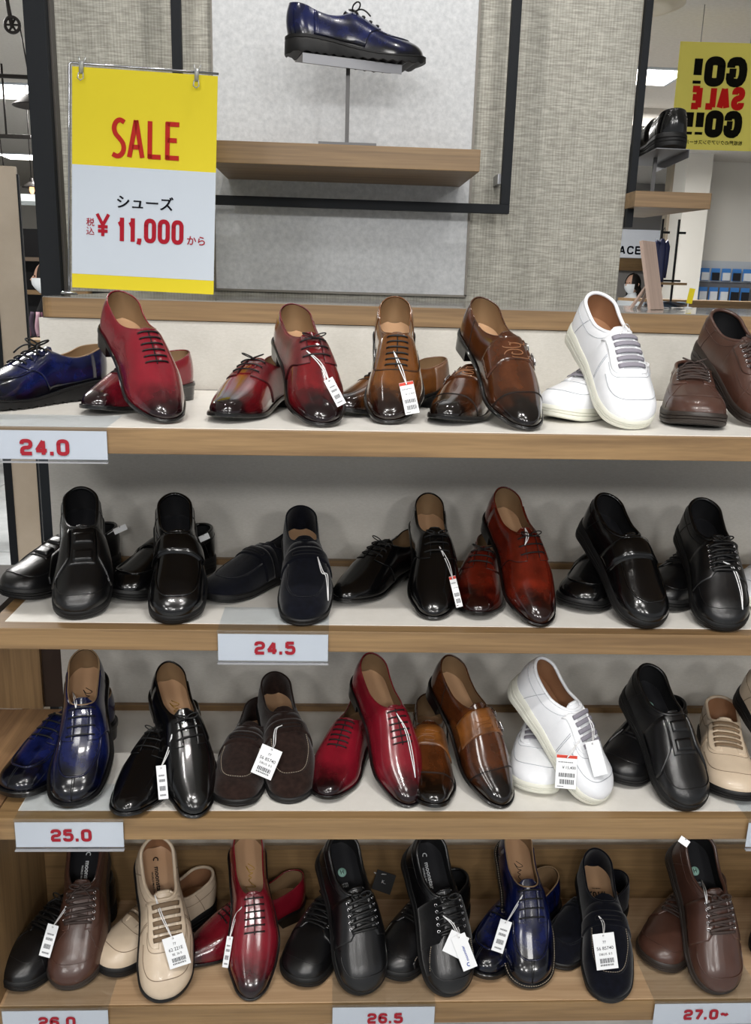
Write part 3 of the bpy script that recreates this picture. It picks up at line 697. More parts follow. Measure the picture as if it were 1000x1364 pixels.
def tongue_mesh(l, back=.07, fwd=.10, hw=.021, rise=.35, th=.0016, curl=0.):
    """curved leather tongue that slopes up through the throat of the opening"""
    ts = np.linspace(l.yt-back, l.yt+fwd, 10); xs = np.linspace(-1, 1, 9)
    z0 = float(l.T(l.yt)); sl = (z0-float(l.T(l.yt+.08)))/(.08*l.L)
    rows = []; UVs = []
    for t in ts:
        wd = hw*(1-.55*max(0, (l.yt-back*.55-t)/(back*.45))**2) if t < l.yt else hw
        if t <= l.yt: z = z0+(l.yt-t)*l.L*(sl*.55+rise)*.8-.0028
        else: z = float(l.T(t))-.0032
        x = xs*wd; rows.append(np.stack([float(l.xc(t))+x, np.full(9, t*l.L), z-(x/.021)**2*.010], -1)); UVs.append(np.stack([.5+xs*.12, np.full(9, t)], -1))
    P = np.array(rows); mb = MB(); mb.grid(P, np.array(UVs), flip=True)
    Q = P.copy(); Q[..., 2] -= th; mb.grid(Q, np.array(UVs))
    mb.tube(P[0]-[0, 0, th/2], th*.75, 6); mb.tube(P[:, 0]-[0, 0, th/2], th*.6, 5); mb.tube(P[:, -1]-[0, 0, th/2], th*.6, 5)
    return mb
def insole_mesh(l):
    ts = np.concatenate([.01+.1*(1-np.cos(np.linspace(0, pi/2, 8))), np.linspace(.13, .9, 14)]); xs = np.linspace(-1, 1, 7); R = []
    for t in ts:
        w = float(l.w(t))*.9+.0002; R.append(np.stack([float(l.xc(t))+xs*w, np.full(7, .002+t*l.L*.985), float(l.b(t))+.005+.0025*xs**2], -1))
    return MB().grid(np.array(R), flip=True)
def insole_frame(l, t, dz=.0058, rot=0.):
    """matrix that lays lettering on the insole, readable from the toe side unless rot says otherwise"""
    z0 = float(l.b(t))+dz; sl = (float(l.b(t+.05))-float(l.b(t-.05)))/(.1*l.L)
    return Matrix.Translation((float(l.xc(t)), t*l.L*.985+.002, z0)) @ Matrix.Rotation(atan2(sl, 1), 4, 'X') @ Matrix.Rotation(rot, 4, 'Z')
def bow(l, mb, r=.0011, size=1.0, t=None, ends=True):
    t = t if t is not None else l.yt+.02
    c = l.surf(np.array([t]), np.array([1e-5]), .006)[0]
    for sg in (-1, 1):
        a = np.linspace(0, 2*pi, 15)
        P = np.stack([c[0]+sg*(.012-.012*np.cos(a))*size, c[1]-.006*np.sin(a)*size, c[2]+(.009*np.sin(a/2)**2+.001)*size], -1); mb.tube(P, r, 5)
        if ends:
            u = np.linspace(0, 1, 8)
            P = np.stack([c[0]+sg*(.004+.022*u)*size, c[1]+.022*u*size, c[2]+(.004*np.sin(u*pi)-.010*u*u)*size], -1); mb.tube(P, r, 5)
    mb.tube(np.array([c-[.003, 0, 0], c, c+[.003, 0, 0]]), r*2, 6)

def shoe_meshes(style, side):
    """-> list of (part name, MB or mesh, slot, kwargs); slots are looked up in the colourway"""
    kind = {'wholecut': 'dress', 'oxford': 'dress', 'derby': 'dress', 'monk': 'dress', 'splittoe': 'round', 'lugderby': 'round', 'loafer': 'suede'}.get(style, 'comfort')
    l = Last(kind, side); out = []; A = out.append
    dress = kind in ('dress', 'round'); yt = l.yt
    A(('upper', upper_mesh(l).mesh('upper', merge=1e-5), 'upper', {}))
    A(('lining', upper_mesh(l, shrink=.93, ncol=9).mesh('lining', merge=1e-5), 'lining', {}))
    A(('insole', insole_mesh(l).mesh('insole'), 'insole', {}))
    # rolled rim
    P, t, v = rim_path(l); r = {'dress': .0013, 'round': .0014, 'suede': .0019, 'comfort': .0034}[kind]
    x0 = l.xc(t); Pc = P.copy(); Pc[:, 0] = x0+(P[:, 0]-x0)*.965; Pc[:, 1] += .0012*np.clip(1-t/.1, 0, 1)
    if kind == 'comfort': Pc[:, 2] -= .001; Pc[:, 0] = x0+(P[:, 0]-x0)*.93; Pc[:, 1] += .0015*np.clip(1-t/.1, 0, 1)
    A(('collar_binding', MB().tube(Pc, r, 8, closed=True, uv=(.5, .3)).mesh('collar_binding'), 'rim', {}))
    # soles
    zb = l.zb0
    if kind in ('dress', 'round'):
        th = l.sole; wt = l.welt
        if style == 'lugderby':
            zl = lambda t: np.where(np.sin(t*2*pi*15) > .1, zb(t), zb(t)+.0035)
            A(('outsole', sole_solid(l, [(wt-.001, 0), (wt, .08), (wt, .75), (wt-.001, .8), (wt, .84), (wt, .98), (wt-.002, 1)], zl, l.b).mesh('outsole', angle=35), 'sole', {}))
        else:
            arch = lambda t: l.b(t)-th
            A(('outsole', sole_solid(l, [(wt-.0015, 0), (wt, .15), (wt, .85), (wt-.0012, 1.0)], arch, l.b).mesh('outsole', angle=35), 'sole', {}))
            # heel block
            hb = MB(); th_ = np.linspace(0, pi, 26); tt = .13*(1-np.cos(th_/1))*.5*1.9
            tt = np.clip(tt, 0, .245)
            def ring(e, zf):
                R_ = [(float(l.xc(a))+float(l.w(a))+e*min(1, float(l.w(a))/.02), a*l.L-(e if a < .01 else 0)) for a in tt]
                Lr = [(float(l.xc(a))-float(l.w(a))-e*min(1, float(l.w(a))/.02), a*l.L-(e if a < .01 else 0)) for a in tt[::-1]]
                return [(x, y, float(l.b(y/l.L)-th)*zf) for x, y in R_+Lr]
            R3 = np.array([ring(wt-.003, 0), ring(wt-.0025, .35), ring(wt-.002, .36), ring(wt-.001, 1.02)]); hb.grid(R3, close_v=True, flip=True)
            m = R3.shape[1]; hb.f.append(tuple(range(m))); hb.f.append(tuple(3*m+i for i in range(m))[::-1])
            A(('heel', hb.mesh('heel', angle=35, merge=1e-6), 'sole', {}))
        wp, wtt = sole_outline(l, wt-.0016); keep = None
        W = np.concatenate([wp, (l.b(wtt)+.0004)[:, None]], 1)
        if kind == 'round':
            mb = MB(); W2 = np.concatenate([sole_outline(l, wt*.55)[0], (l.b(wtt)+.0007)[:, None]], 1)
            d = np.r_[0, np.cumsum(np.linalg.norm(np.diff(W2, axis=0), axis=1))]; st = .0045
            for i in range(int(d[-1]/st)):
                q = [np.array([np.interp(x, d, W2[:, c]) for c in range(3)]) for x in (i*st, (i+.3)*st, (i+.62)*st)]; mb.tube(np.array(q), .0006, 4)
            A(('welt_stitching', mb.mesh('welt_stitching'), 'welt', dict(kind='stuff')))
        else:
            A(('welt', MB().tube(W, .0012, 6, closed=True).mesh('welt'), 'sole', {}))
    elif kind == 'suede':
        A(('outsole', sole_solid(l, [(-.002, 0), (.0015, .1), (.0022, .35), (.0012, .42), (.0024, .5), (.0026, .9), (.0008, 1.04)], zb, l.b).mesh('outsole', angle=40), 'sole', {}))
    else:
        e = l.welt
        A(('outsole', sole_solid(l, [(-.003, 0), (e-.001, .10), (e, .25), (e-.0002, .40), (e-.0016, .44), (e, .48), (e+.0004, .66), (e-.0012, .70), (e+.0004, .74), (e, .96), (e-.002, 1.08)], zb, l.b).mesh('outsole', angle=40), 'sole', {}))
    # heel counter seam for the laced kinds
    inner = side
    if style in ('wholecut', 'oxford'):
        mb = MB(); seam(mb, l, np.linspace(yt+.005, yt+.215, 14), np.full(14, 1e-5), r=.0011, off=.0001); A(('lacing_slit', mb.mesh('lacing_slit'), 'dark', {}))
        rows = np.linspace(yt+.018, yt+.20, 6)
        mb = MB(); lace_rows(l, mb, rows, .17, r=.0014, off=.0012); A(('lace', mb.mesh('lace'), 'lace', {}))
        mb = MB(); eyelets(l, mb, rows, .175, r=.0015, off=.0004, thick=.0005); A(('eyelets', mb.mesh('eyelets'), 'dark', dict(under='lace')))
        A(('tongue', tongue_mesh(l, back=.022, fwd=.03, hw=.016, rise=.25).mesh('tongue'), 'upper', {}))
        if style == 'oxford':
            mb = MB(); T0, V0 = U(yt-.01, yt+.235, .62, p=.45); seam(mb, l, T0, V0, r=.0006); seam(mb, l, T0-.006, V0*.97, r=.0003); A(('facing_seam', mb.mesh('facing_seam'), 'dark', {}))
            mb = patch(l, np.linspace(0, .2, 9), lambda t: 1e-5+.02, lambda t: 1.0, ns=8, off=.0008)
            patch(l, np.linspace(0, .2, 9), lambda t: -.98, lambda t: -.02, ns=8, off=.0008, mb=mb); A(('heel_counter', mb.mesh('heel_counter'), 'counter', {}))
    if style in ('derby', 'splittoe', 'lugderby'):
        tq, tf = (.52, .625) if style == 'derby' else (.53, .665)
        for sg in (-1, 1):
            so = lambda t: sg*(.105+.43*sqrt(max(0, 1-max(0, (t-tq)/(tf-tq))**3))+(.42*(1-min(1, max(0, (t-tq)/(tf-tq))))**3.5)) if t > tq else sg*.96
            si = lambda t: sg*(.105 if t > yt else max(.012, .105*(1-(yt-t)/.05)))
            ts = np.concatenate([np.linspace(.16, yt-.01, 10), np.linspace(yt, tq, 4), tq+(tf-tq)*np.sin(np.linspace(0, pi/2, 14))[1:]])
            fm = patch(l, ts, si, so, ns=14, off=.0020)
            A(('quarter', fm.mesh('quarter'), 'quarter', {}))
            mb = MB(); tt = ts[10:]; vv = np.array([so(t) for t in tt]); seam(mb, l, tt, vv*1.0, r=.0007, off=.0012); seam(mb, l, np.linspace(yt, tf-.015, 8), np.full(8, sg*.105), r=.0009, off=.0012); A(('quarter_stitching', mb.mesh('quarter_stitching'), 'dark', dict(under='quarter')))
        n = 3 if style == 'derby' else 4
        rows = np.linspace(yt+.02, tf-.045 if style == 'derby' else tf-.03, n)
        mb = MB(); lace_rows(l, mb, rows, .24, r=.0014 if style != 'lugderby' else .0017, off=.0034, slant=.004)
        if style == 'lugderby': bow(l, mb, .0016, 1.15, t=yt+.015)
        if style == 'derby': bow(l, mb, .0011, .8, t=yt+.02, ends=False)
        A(('lace', mb.mesh('lace'), 'lace', {}))
        mb = MB(); eyelets(l, mb, rows, .25, r=.0013, off=.0018, thick=.0005); A(('eyelets', mb.mesh('eyelets'), 'dark', dict(under='lace')))
        A(('tongue', tongue_mesh(l, back=.05, fwd=.12, hw=.019, rise=.3).mesh('tongue'), 'upper', {}))
        if style != 'derby':
            mb = MB(); T0, V0 = U(.60, .885, .44); mb.tube(path(l, T0, V0, .0006), .0013, 6); A(('apron_ridge', mb.mesh('apron_ridge'), 'upperseam', {}))
            mb = MB(); seam(mb, l, T0-.006, V0*.92, r=.0005, off=.0004); seam(mb, l, T0+.006, V0*1.07, r=.0004, off=.0003); A(('apron_seam', mb.mesh('apron_seam'), 'dark', {}))
            mb = MB(); tt = np.linspace(.89, .998, 8); seam(mb, l, tt, np.full(8, .012), r=.0007, off=.0004); seam(mb, l, tt, np.full(8, -.012), r=.0007, off=.0004); A(('toe_seam', mb.mesh('toe_seam'), 'dark', {}))
    if style == 'monk':
        o = -inner
        mb = patch(l, np.linspace(yt-.012, .60, 12), lambda t: min(o*.60, -o*.80), lambda t: max(o*.60, -o*.80), ns=26, off=.0020); A(('vamp_band', mb.mesh('vamp_band'), 'band', {}))
        if True:
            mb = MB()   # embossed scrolls
            for c0, sgn, R0 in ((.515, 1, .030), (.565, -1, .030)):
                a = np.linspace(0, 2.2*pi, 30); rad = R0*np.exp(-a*.22)
                mb.tube(l.surf(c0+sgn*rad*np.sin(a)*.9, (rad*np.cos(a)*7+.0001), .0022), .0008, 5)
                a = np.linspace(0, 1.2*pi, 12); mb.tube(l.surf(c0-sgn*.018+.012*np.sin(a), .16*np.cos(a)-.1, .0022), .0006, 5)
            A(('embossed_scroll', mb.mesh('embossed_scroll'), 'scroll', dict(under='vamp_band')))
        for tc_ in (.455, .555):
            st = patch(l, np.linspace(tc_-.022, tc_+.022, 5), min(o*.28, o*.66), max(o*.28, o*.66), ns=8, off=.0036); A(('strap', st.mesh('strap'), 'upper', {}))
            c = l.surf(np.array([tc_]), np.array([o*.50]), .0052)[0]
            e1 = l.surf(np.array([tc_+.02]), np.array([o*.50]), .0052)[0]-c; e2 = l.surf(np.array([tc_]), np.array([o*.58]), .0052)[0]-c
            e1 /= np.linalg.norm(e1); e2 -= e1*(e1@e2); e2 /= np.linalg.norm(e2); mb = MB()
            a = np.arange(20)*2*pi/20; q = lambda x: np.sign(x)*np.abs(x)**.45
            mb.tube(c+.0095*q(np.cos(a))[:, None]*e1+.0065*q(np.sin(a))[:, None]*e2, .0010, 6, closed=True)
            mb.tube(np.array([c-e1*.0095, c, c+e1*.0095]), .0008, 5); mb.tube(np.array([c, c+e2*.004+np.cross(e1, e2)*.001, c+e2*.008]), .0007, 5)
            A(('buckle', mb.mesh('buckle'), 'steel', {}))
        mb = MB(); vv = np.linspace(-.97, .97, 31); seam(mb, l, .81-.035*np.abs(vv)**1.3, vv, r=.0008, off=.0002); seam(mb, l, .817-.035*np.abs(vv)**1.3, vv, r=.0003, off=.0002); A(('toe_cap_seam', mb.mesh('toe_cap_seam'), 'dark', {}))
        A(('tongue', tongue_mesh(l, back=.045, fwd=.05, hw=.020, rise=.3).mesh('tongue'), 'upper', {}))
    if style == 'loafer':
        T0, V0 = U(.56, .875, .47, p=.62)
        mb = MB(); mb.tube(path(l, T0, V0, .0004), .0012, 6); A(('apron_ridge', mb.mesh('apron_ridge'), 'upperseam', {}))
        mb = stitches(MB(), l, T0-.012, V0*.93, off=.0007); A(('apron_stitching', mb.mesh('apron_stitching'), 'thread', dict(kind='stuff')))
        mb = patch(l, np.linspace(.48, .572, 7), -.97, .97, ns=30, off=.0034); A(('saddle_strap', mb.mesh('saddle_strap'), 'upper', {}))
        mb = MB(); vv = np.linspace(-.3, .3, 12)
        mb.tube(l.surf(np.full(12, .515), vv+1e-4, .0038), .0008, 5); mb.tube(l.surf(np.full(12, .540), vv*.9+1e-4, .0038), .0008, 5)
        for sg in (-1, 1): mb.tube(l.surf(np.linspace(.515, .54, 5), np.full(5, .29*sg), .0038), .0008, 5)
        A(('saddle_slot', mb.mesh('saddle_slot'), 'dark', dict(under='saddle_strap')))
        A(('tongue', tongue_mesh(l, back=.055, fwd=.07, hw=.024, rise=.22).mesh('tongue'), 'upper', {}))
    if style == 'strap':
        T0, V0 = U(.58, .90, .50, p=.55)
        mb = MB(); mb.tube(path(l, T0, V0, .0008), .0018, 6); A(('apron_piping', mb.mesh('apron_piping'), 'upperseam', {}))
        o = -inner; cc = lambda v: .505+.035*v*o
        ss = np.linspace(-.96, .96, 30)
        def band(tc0, hw_, a, b, off):
            s_ = np.linspace(a, b, 30); m_ = MB(); u = np.linspace(-1, 1, 8)
            T_ = np.array([[.515+.045*s*o+hw_*k for k in u] for s in s_]); V_ = np.repeat(s_[:, None], 8, 1)
            V_ = np.where(np.abs(V_) < 1e-5, 1e-5, V_); O_ = np.full(T_.shape, off); O_[0] = O_[-1] = 0; O_[:, 0] = O_[:, -1] = 0
            return m_.grid(l.surf(T_, V_, O_), np.stack([V_*.5+.5, T_], -1))
        mb = band(0, .078, min(-o*.95, o*.70), max(-o*.95, o*.70), .0052); A(('strap', mb.mesh('strap', angle=60), 'upper', {}))
        mb = MB(); s_ = np.linspace(-o*.9, o*.66, 24)
        for k in (-.066, .066): mb.tube(l.surf(.515+.045*s_*o+k, np.where(np.abs(s_) < 1e-5, 1e-5, s_), .0053), .0005, 4)
        A(('strap_stitching', mb.mesh('strap_stitching'), 'dark', dict(under='strap')))
        A(('tongue', tongue_mesh(l, back=.035, fwd=.07, hw=.026, rise=.1, th=.005).mesh('tongue'), 'upper', {}))
    if style == 'elastic':
        mb = patch(l, np.linspace(yt-.01, .70, 18), -.24, .24, ns=12, off=.0012); A(('elastic_panel', mb.mesh('elastic_panel'), 'elastic', {}))
        for a, b in ((yt+.045, yt+.115), (yt+.16, yt+.235)):
            mb = patch(l, np.linspace(a, b, 5), -.15, .15, ns=6, off=.0042); A(('square_tab', mb.mesh('square_tab'), 'upper', {}))
        for sg in (-1, 1):
            si = lambda t: sg*(.25 if t < .64 else .25+.55*((t-.64)/.14)**1.4)
            mb = patch(l, np.concatenate([np.linspace(yt-.0, .64, 8), np.linspace(.65, .77, 9)]), si, lambda t: sg*.93, ns=10, off=.0032); A(('side_panel', mb.mesh('side_panel'), 'upper', {}))
        T0, V0 = U(.70, .92, .62, p=.5); mb = MB(); mb.tube(path(l, T0, V0, .0006), .0010, 6); A(('toe_seam', mb.mesh('toe_seam'), 'upperseam', {}))
        A(('tongue', tongue_mesh(l, back=.03, fwd=.06, hw=.024, rise=.15, th=.004).mesh('tongue'), 'upper', {}))
    if style in ('laceup', 'walklace', 'mixlace'):
        tf = .70
        for sg in (-1, 1):
            if style == 'walklace':
                si = lambda t: sg*.12; so = lambda t: sg*(.12+.34*sqrt(max(1e-4, 1-max(0, (t-.60)/.10)**2.4)))
            else:
                si = lambda t: sg*(.12 if t < tf-.05 else .12+(t-tf+.05)*3.2); so = lambda t: sg*min(.95, .95-(max(0, t-tf+.0)*0))
            ts = np.concatenate([np.linspace(yt, .60, 8), np.linspace(.615, tf, 8)])
            mb = patch(l, ts, si, so, ns=10, off=.0018); A(('lace_stay', mb.mesh('lace_stay'), 'quarter', {}))
        rows = np.linspace(yt+.035, tf-.07, 5)
        mb = MB(); lace_rows(l, mb, list(np.linspace(yt+.035, tf-.07, 5)), .26, r=.0026 if style != 'mixlace' else .0016, off=.0042, slant=.013, flat=.0010); lace_rows(l, mb, [tf-.045], .24, r=.0024, off=.0042, flat=.0010)
        lace_rows(l, mb, list(np.linspace(yt+.06, tf-.09, 3)), .20, r=.0020, off=.0030, slant=-.018, flat=.0010); bow(l, mb, .0014, .8, t=yt+.012, ends=(style == 'walklace'))
        A(('lace', mb.mesh('lace'), 'lace', {}))
        mb = MB(); eyelets(l, mb, rows, .27, r=.0024, off=.0024, thick=.0008); A(('eyelets', mb.mesh('eyelets'), 'eyelet', dict(under='lace')))
        mb = MB()
        if style == 'walklace':
            T0, V0 = U(.62, .90, .60, p=.55); seam(mb, l, T0, V0, r=.0005)
            for sg in (-1, 1):
                seam(mb, l, np.linspace(.70, .79, 8), sg*np.linspace(.2, .5, 8), r=.0006); seam(mb, l, np.linspace(.79, .80, 4), sg*np.linspace(.5, .93, 4), r=.0006)
        else:
            T0, V0 = U(.72, .925, .66, p=.5); mb.tube(path(l, T0, V0, .0005), .0009, 6)
        A(('toe_seam', mb.mesh('toe_seam'), 'upperseam', {}))
        if style == 'mixlace':
            for sg in (-1, 1):
                mb = patch(l, np.linspace(.52, .86, 18), lambda t: sg*(.40+.36*((t-.52)/.34)**1.5), lambda t: sg*.95, ns=8, off=.0010); A(('side_panel', mb.mesh('side_panel'), 'quarter', {}))
                mb = MB(); tt = np.linspace(.53, .85, 16); stitches(mb, l, tt, sg*(.385+.36*((tt-.52)/.34)**1.5), r=.0005, off=.0006, step=.0035); A(('side_stitching', mb.mesh('side_stitching'), 'thread', dict(under='side_panel', kind='stuff')))
        A(('tongue', tongue_mesh(l, back=.045, fwd=.16, hw=.023, rise=.25, th=.004).mesh('tongue'), 'upper', {}))
    if style == 'walker':
        for sg in (-1, 1):
            so = lambda t: sg*(.13+.29*sqrt(max(1e-4, 1-max(0, (t-.62)/.10)**2.2)))
            mb = patch(l, np.concatenate([np.linspace(yt-.01, .62, 8), np.linspace(.63, .72, 9)]), lambda t: sg*.13, so, ns=8, off=.0016); A(('lace_stay', mb.mesh('lace_stay'), 'upper', {}))
        rows = np.linspace(yt+.035, .665, 5)
        for tr in rows:
            v = np.linspace(-.25, .25, 9); v[4] = 1e-5
            mb = MB().tube(l.surf(np.full(9, tr), v, .0036+.0016*np.cos(v/.25*pi/2)), .0042, 8, flat=.0011, nrm=(0, .35, 1)); A(('elastic_lace', mb.mesh('elastic_lace'), 'lace', {}))
        mb = MB(); T0, V0 = U(.66, .905, .60, p=.5); seam(mb, l, T0, V0, r=.0007)
        T1, V1 = U(.60, .745, .46, p=.5); seam(mb, l, T1, V1, r=.0005, off=.0004)
        for sg in (-1, 1):
            for dt_ in (0, .012): seam(mb, l, np.linspace(.545, .575, 10)+dt_, sg*np.linspace(.46, .95, 10), r=.0006)
        A(('toe_seam', mb.mesh('toe_seam'), 'upperseam', {}))
        mb = MB()
        for sg in (-1, 1): seam(mb, l, np.linspace(.24, .17, 10), sg*np.linspace(.02, .97, 10), r=.0006); 
        vv = np.linspace(.02, .02, 3); tt = np.linspace(.02, yt, 22)
        for sg in (-1, 1): seam(mb, l, tt, sg*(.30+.12*np.sin(tt/yt*pi)), r=.0005)
        A(('collar_seam', mb.mesh('collar_seam'), 'upperseam', {}))
        A(('tongue', tongue_mesh(l, back=.05, fwd=.16, hw=.023, rise=.28, th=.005).mesh('tongue'), 'upper', {}))
    if style in ('laceup', 'strap', 'elastic', 'walklace', 'mixlace'):
        mb = MB()
        for sg in (-1, 1):
            seam(mb, l, np.linspace(.22, .16, 10), sg*np.linspace(.02, .97, 10), r=.0006)
            tt = np.linspace(.02, yt, 22); seam(mb, l, tt, sg*(.26+.10*np.sin(tt/yt*pi)), r=.0005)
        A(('collar_seam', mb.mesh('collar_seam'), 'upperseam', {}))
    if style in ('splittoe', 'lugderby', 'derby', 'monk'):
        mb = MB()
        for sg in (-1, 1): seam(mb, l, np.linspace(.20, .26, 10), sg*np.linspace(.03, .96, 10), r=.0005, off=.0004)
        A(('heel_counter_seam', mb.mesh('heel_counter_seam'), 'dark', {}))
    return l, out
_cache = {}
def slots(**kw):
    d = dict(upper='blk', lining='lintan', insole='insoletan', rim='blk', sole='sole', dark='threaddark', lace='lace', quarter=None, counter=None, upperseam=None,
             band=None, scroll='scrolltan', steel='steel', thread='thread', welt='rubber', elastic='blkgrain', eyelet='steel')
    d.update(kw)
    for k in ('quarter', 'counter', 'upperseam', 'band'): d[k] = d[k] or d['upper']
    return d
def build_shoe(name, style, side, colours, pose, label, group=None, cat='shoe', plabels={}):
    """pose = (x, y, z, yaw, pitch, roll, size)"""
    key = (style, side)
    if key not in _cache: _cache[key] = shoe_meshes(style, side)
    l, parts = _cache[key]; S_ = slots(**colours)
    x, y, z, yw, pt, rl, sc = pose
    M = Matrix.Translation((x, y, z)) @ Matrix.Rotation(radians(yw), 4, 'Z') @ Matrix.Rotation(radians(pt), 4, 'X') @ Matrix.Rotation(radians(rl), 4, 'Y') @ Matrix.Scale(sc, 4)
    root = thing(name, label, cat, group=group); root.matrix_world = M
    made = {}
    for pn, me, slot, kw in parts:
        if len(me.materials) == 0: me.materials.append(None)
        par = made.get(kw.get('under'), root)
        made[pn] = link(pn, me, None, par, kind=kw.get('kind') or ('stuff' if pn in ('eyelets', 'apron_seam', 'toe_seam', 'collar_seam', 'strap_stitching', 'heel_counter_seam', 'facing_seam', 'toe_cap_seam', 'embossed_scroll', 'saddle_slot') else None))
        made[pn].material_slots[0].link = 'OBJECT'; made[pn].material_slots[0].material = MAT[S_[slot]]
        if pn in plabels: made[pn]['label'] = plabels[pn]
    return root, l, made
# where each shoe stands: x, y, z of its heel, heading, pitch, roll, size
POSES = {
'1a': (-0.4041, 1.5731, 1.2977, 145.6, 0.0, 0.0, 0.95),
'1bF': (-0.3620, 1.4854, 1.4054, 212.5, -25.4, 0.0, 0.95),
'1bB': (-0.2615, 1.5787, 1.2978, 156.2, 0.0, 0.0, 0.95),
'1cF': (-0.0796, 1.5111, 1.3902, 196.8, -21.9, 0.0, 0.95),
'1cB': (-0.0816, 1.5371, 1.2978, 160.9, 0.0, 0.0, 0.95),
'1dF': (0.1013, 1.5533, 1.4081, 177.2, -26.0, 0.0, 0.95),
'1dB': (0.1894, 1.5656, 1.2978, 134.9, 0.0, 0.0, 0.95),
'1eF': (0.2236, 1.5090, 1.4120, 196.3, -26.9, 0.0, 0.95),
'1eB': (0.2916, 1.5405, 1.2978, 149.2, 0.0, 0.0, 0.95),
'1fF': (0.4106, 1.5099, 1.4278, 193.4, -34.0, 0.0, 0.91),
'1fB': (0.5300, 1.5212, 1.2982, 125.9, -0.0, 0.0, 0.91),
'1gF': (0.6563, 1.5768, 1.3969, 188.9, -25.4, 0.0, 0.93),
'1gB': (0.6296, 1.5516, 1.2982, 160.9, -0.0, 0.0, 0.93),
'2aF': (-0.4596, 1.6044, 1.0566, 194.1, -26.3, 0.0, 0.93),
'2aB': (-0.4208, 1.6691, 0.9542, 146.5, 0.0, 0.0, 0.93),
'2bF': (-0.2898, 1.5940, 1.0491, 191.1, -24.5, 0.0, 0.93),
'2bB': (-0.2399, 1.6700, 0.9542, 147.1, 0.0, 0.0, 0.93),
'2cF': (-0.0606, 1.6139, 1.0266, 185.6, -17.7, 0.0, 0.97),
'2cB': (-0.0531, 1.6683, 0.9537, 141.4, 0.0, 0.0, 0.97),
'2dF': (0.1815, 1.6544, 1.0433, 179.9, -20.8, 0.0, 0.97),
'2dB': (0.1767, 1.6744, 0.9538, 142.0, 0.0, 0.0, 0.97),
'2eF': (0.3040, 1.6132, 1.0722, 192.9, -27.3, 0.0, 0.97),
'2eB': (0.3158, 1.6582, 0.9538, 163.5, 0.0, 0.0, 0.97),
'2fF': (0.4742, 1.5786, 1.0717, 198.2, -30.2, 0.0, 0.93),
'2fB': (0.5814, 1.6280, 0.9542, 138.5, 0.0, 0.0, 0.93),
'2gF': (0.6716, 1.5808, 1.0638, 178.5, -28.1, 0.0, 0.93),
'2gB': (0.7655, 1.6036, 0.9542, 124.9, -0.0, 0.0, 0.93),
'2h': (0.9482, 1.5898, 0.9542, 115.9, -0.0, 0.0, 0.93),
'3aF': (-0.4564, 1.5795, 0.7546, 188.8, -27.3, 0.0, 0.99),
'3aB': (-0.4311, 1.6035, 0.6367, 155.3, 0.0, 0.0, 0.99),
'3bF': (-0.3108, 1.5456, 0.7456, 203.4, -24.6, 0.0, 0.99),
'3bB': (-0.2626, 1.5650, 0.6368, 163.2, 0.0, 0.0, 0.99),
'3cF': (-0.1123, 1.5995, 0.6954, 193.5, -14.2, 0.0, 0.99),
'3cB': (-0.1282, 1.5893, 0.6367, 171.8, 0.0, 0.0, 0.99),
'3dF': (0.0594, 1.5756, 0.7561, 200.8, -27.0, 0.0, 0.99),
'3dB': (0.0810, 1.6098, 0.6368, 160.1, 0.0, 0.0, 0.99),
'3eF': (0.2041, 1.5677, 0.7558, 204.4, -26.9, 0.0, 0.99),
'3eB': (0.1997, 1.5975, 0.6368, 174.3, 0.0, 0.0, 0.99),
'3fF': (0.3410, 1.5101, 0.7858, 221.7, -37.7, 0.0, 0.95),
'3fB': (0.4440, 1.6033, 0.6372, 158.8, 0.0, 0.0, 0.95),
'3gF': (0.5803, 1.5477, 0.7509, 192.8, -28.6, 0.0, 0.95),
'3gB': (0.6905, 1.5815, 0.6372, 133.8, -0.0, 0.0, 0.95),
'3hF': (0.8141, 1.5702, 0.7389, 190.8, -25.6, 0.0, 0.95),
'3hB': (0.7773, 1.5845, 0.6372, 163.2, -0.0, 0.0, 0.95),
'4aF': (-0.4909, 1.6488, 0.3287, 185.9, -27.2, 0.0, 1.03),
'4aB': (-0.4531, 1.6257, 0.2112, 148.5, 0.0, 0.0, 1.00),
'4bF': (-0.3526, 1.5895, 0.3666, 197.9, -36.2, 0.0, 1.03),
'4bB': (-0.2406, 1.6259, 0.2112, 134.4, -0.0, 0.0, 1.00),
'4cF': (-0.1688, 1.6248, 0.3602, 189.6, -31.9, 0.0, 1.05),
'4cB': (-0.0500, 1.6228, 0.2108, 125.3, -0.0, 0.0, 1.00),
'4dF': (0.0061, 1.5971, 0.3704, 200.3, -37.2, 0.0, 1.03),
'4dB': (0.0683, 1.6327, 0.2112, 150.6, 0.0, 0.0, 1.00),
'4eF': (0.1816, 1.5898, 0.3775, 197.2, -39.0, 0.0, 1.03),
'4eB': (0.2891, 1.6173, 0.2112, 137.7, -0.0, 0.0, 1.00),
'4fF': (0.3906, 1.6503, 0.3361, 182.1, -27.6, 0.0, 1.04),
'4fB': (0.4849, 1.6198, 0.2107, 133.5, 0.0, 0.0, 1.03),
'4gF': (0.5625, 1.6190, 0.2940, 175.4, -18.8, 0.0, 1.04),
'4gB': (0.6372, 1.6265, 0.2107, 131.3, -0.0, 0.0, 1.01),
'4hF': (0.7347, 1.5908, 0.3815, 186.0, -40.0, 0.0, 1.03),
'4hB': (0.8383, 1.6116, 0.2112, 129.9, -0.0, 0.0, 1.00),
'4i': (1.0594, 1.6260, 0.2112, 134.6, -0.0, 0.0, 1.00),
}
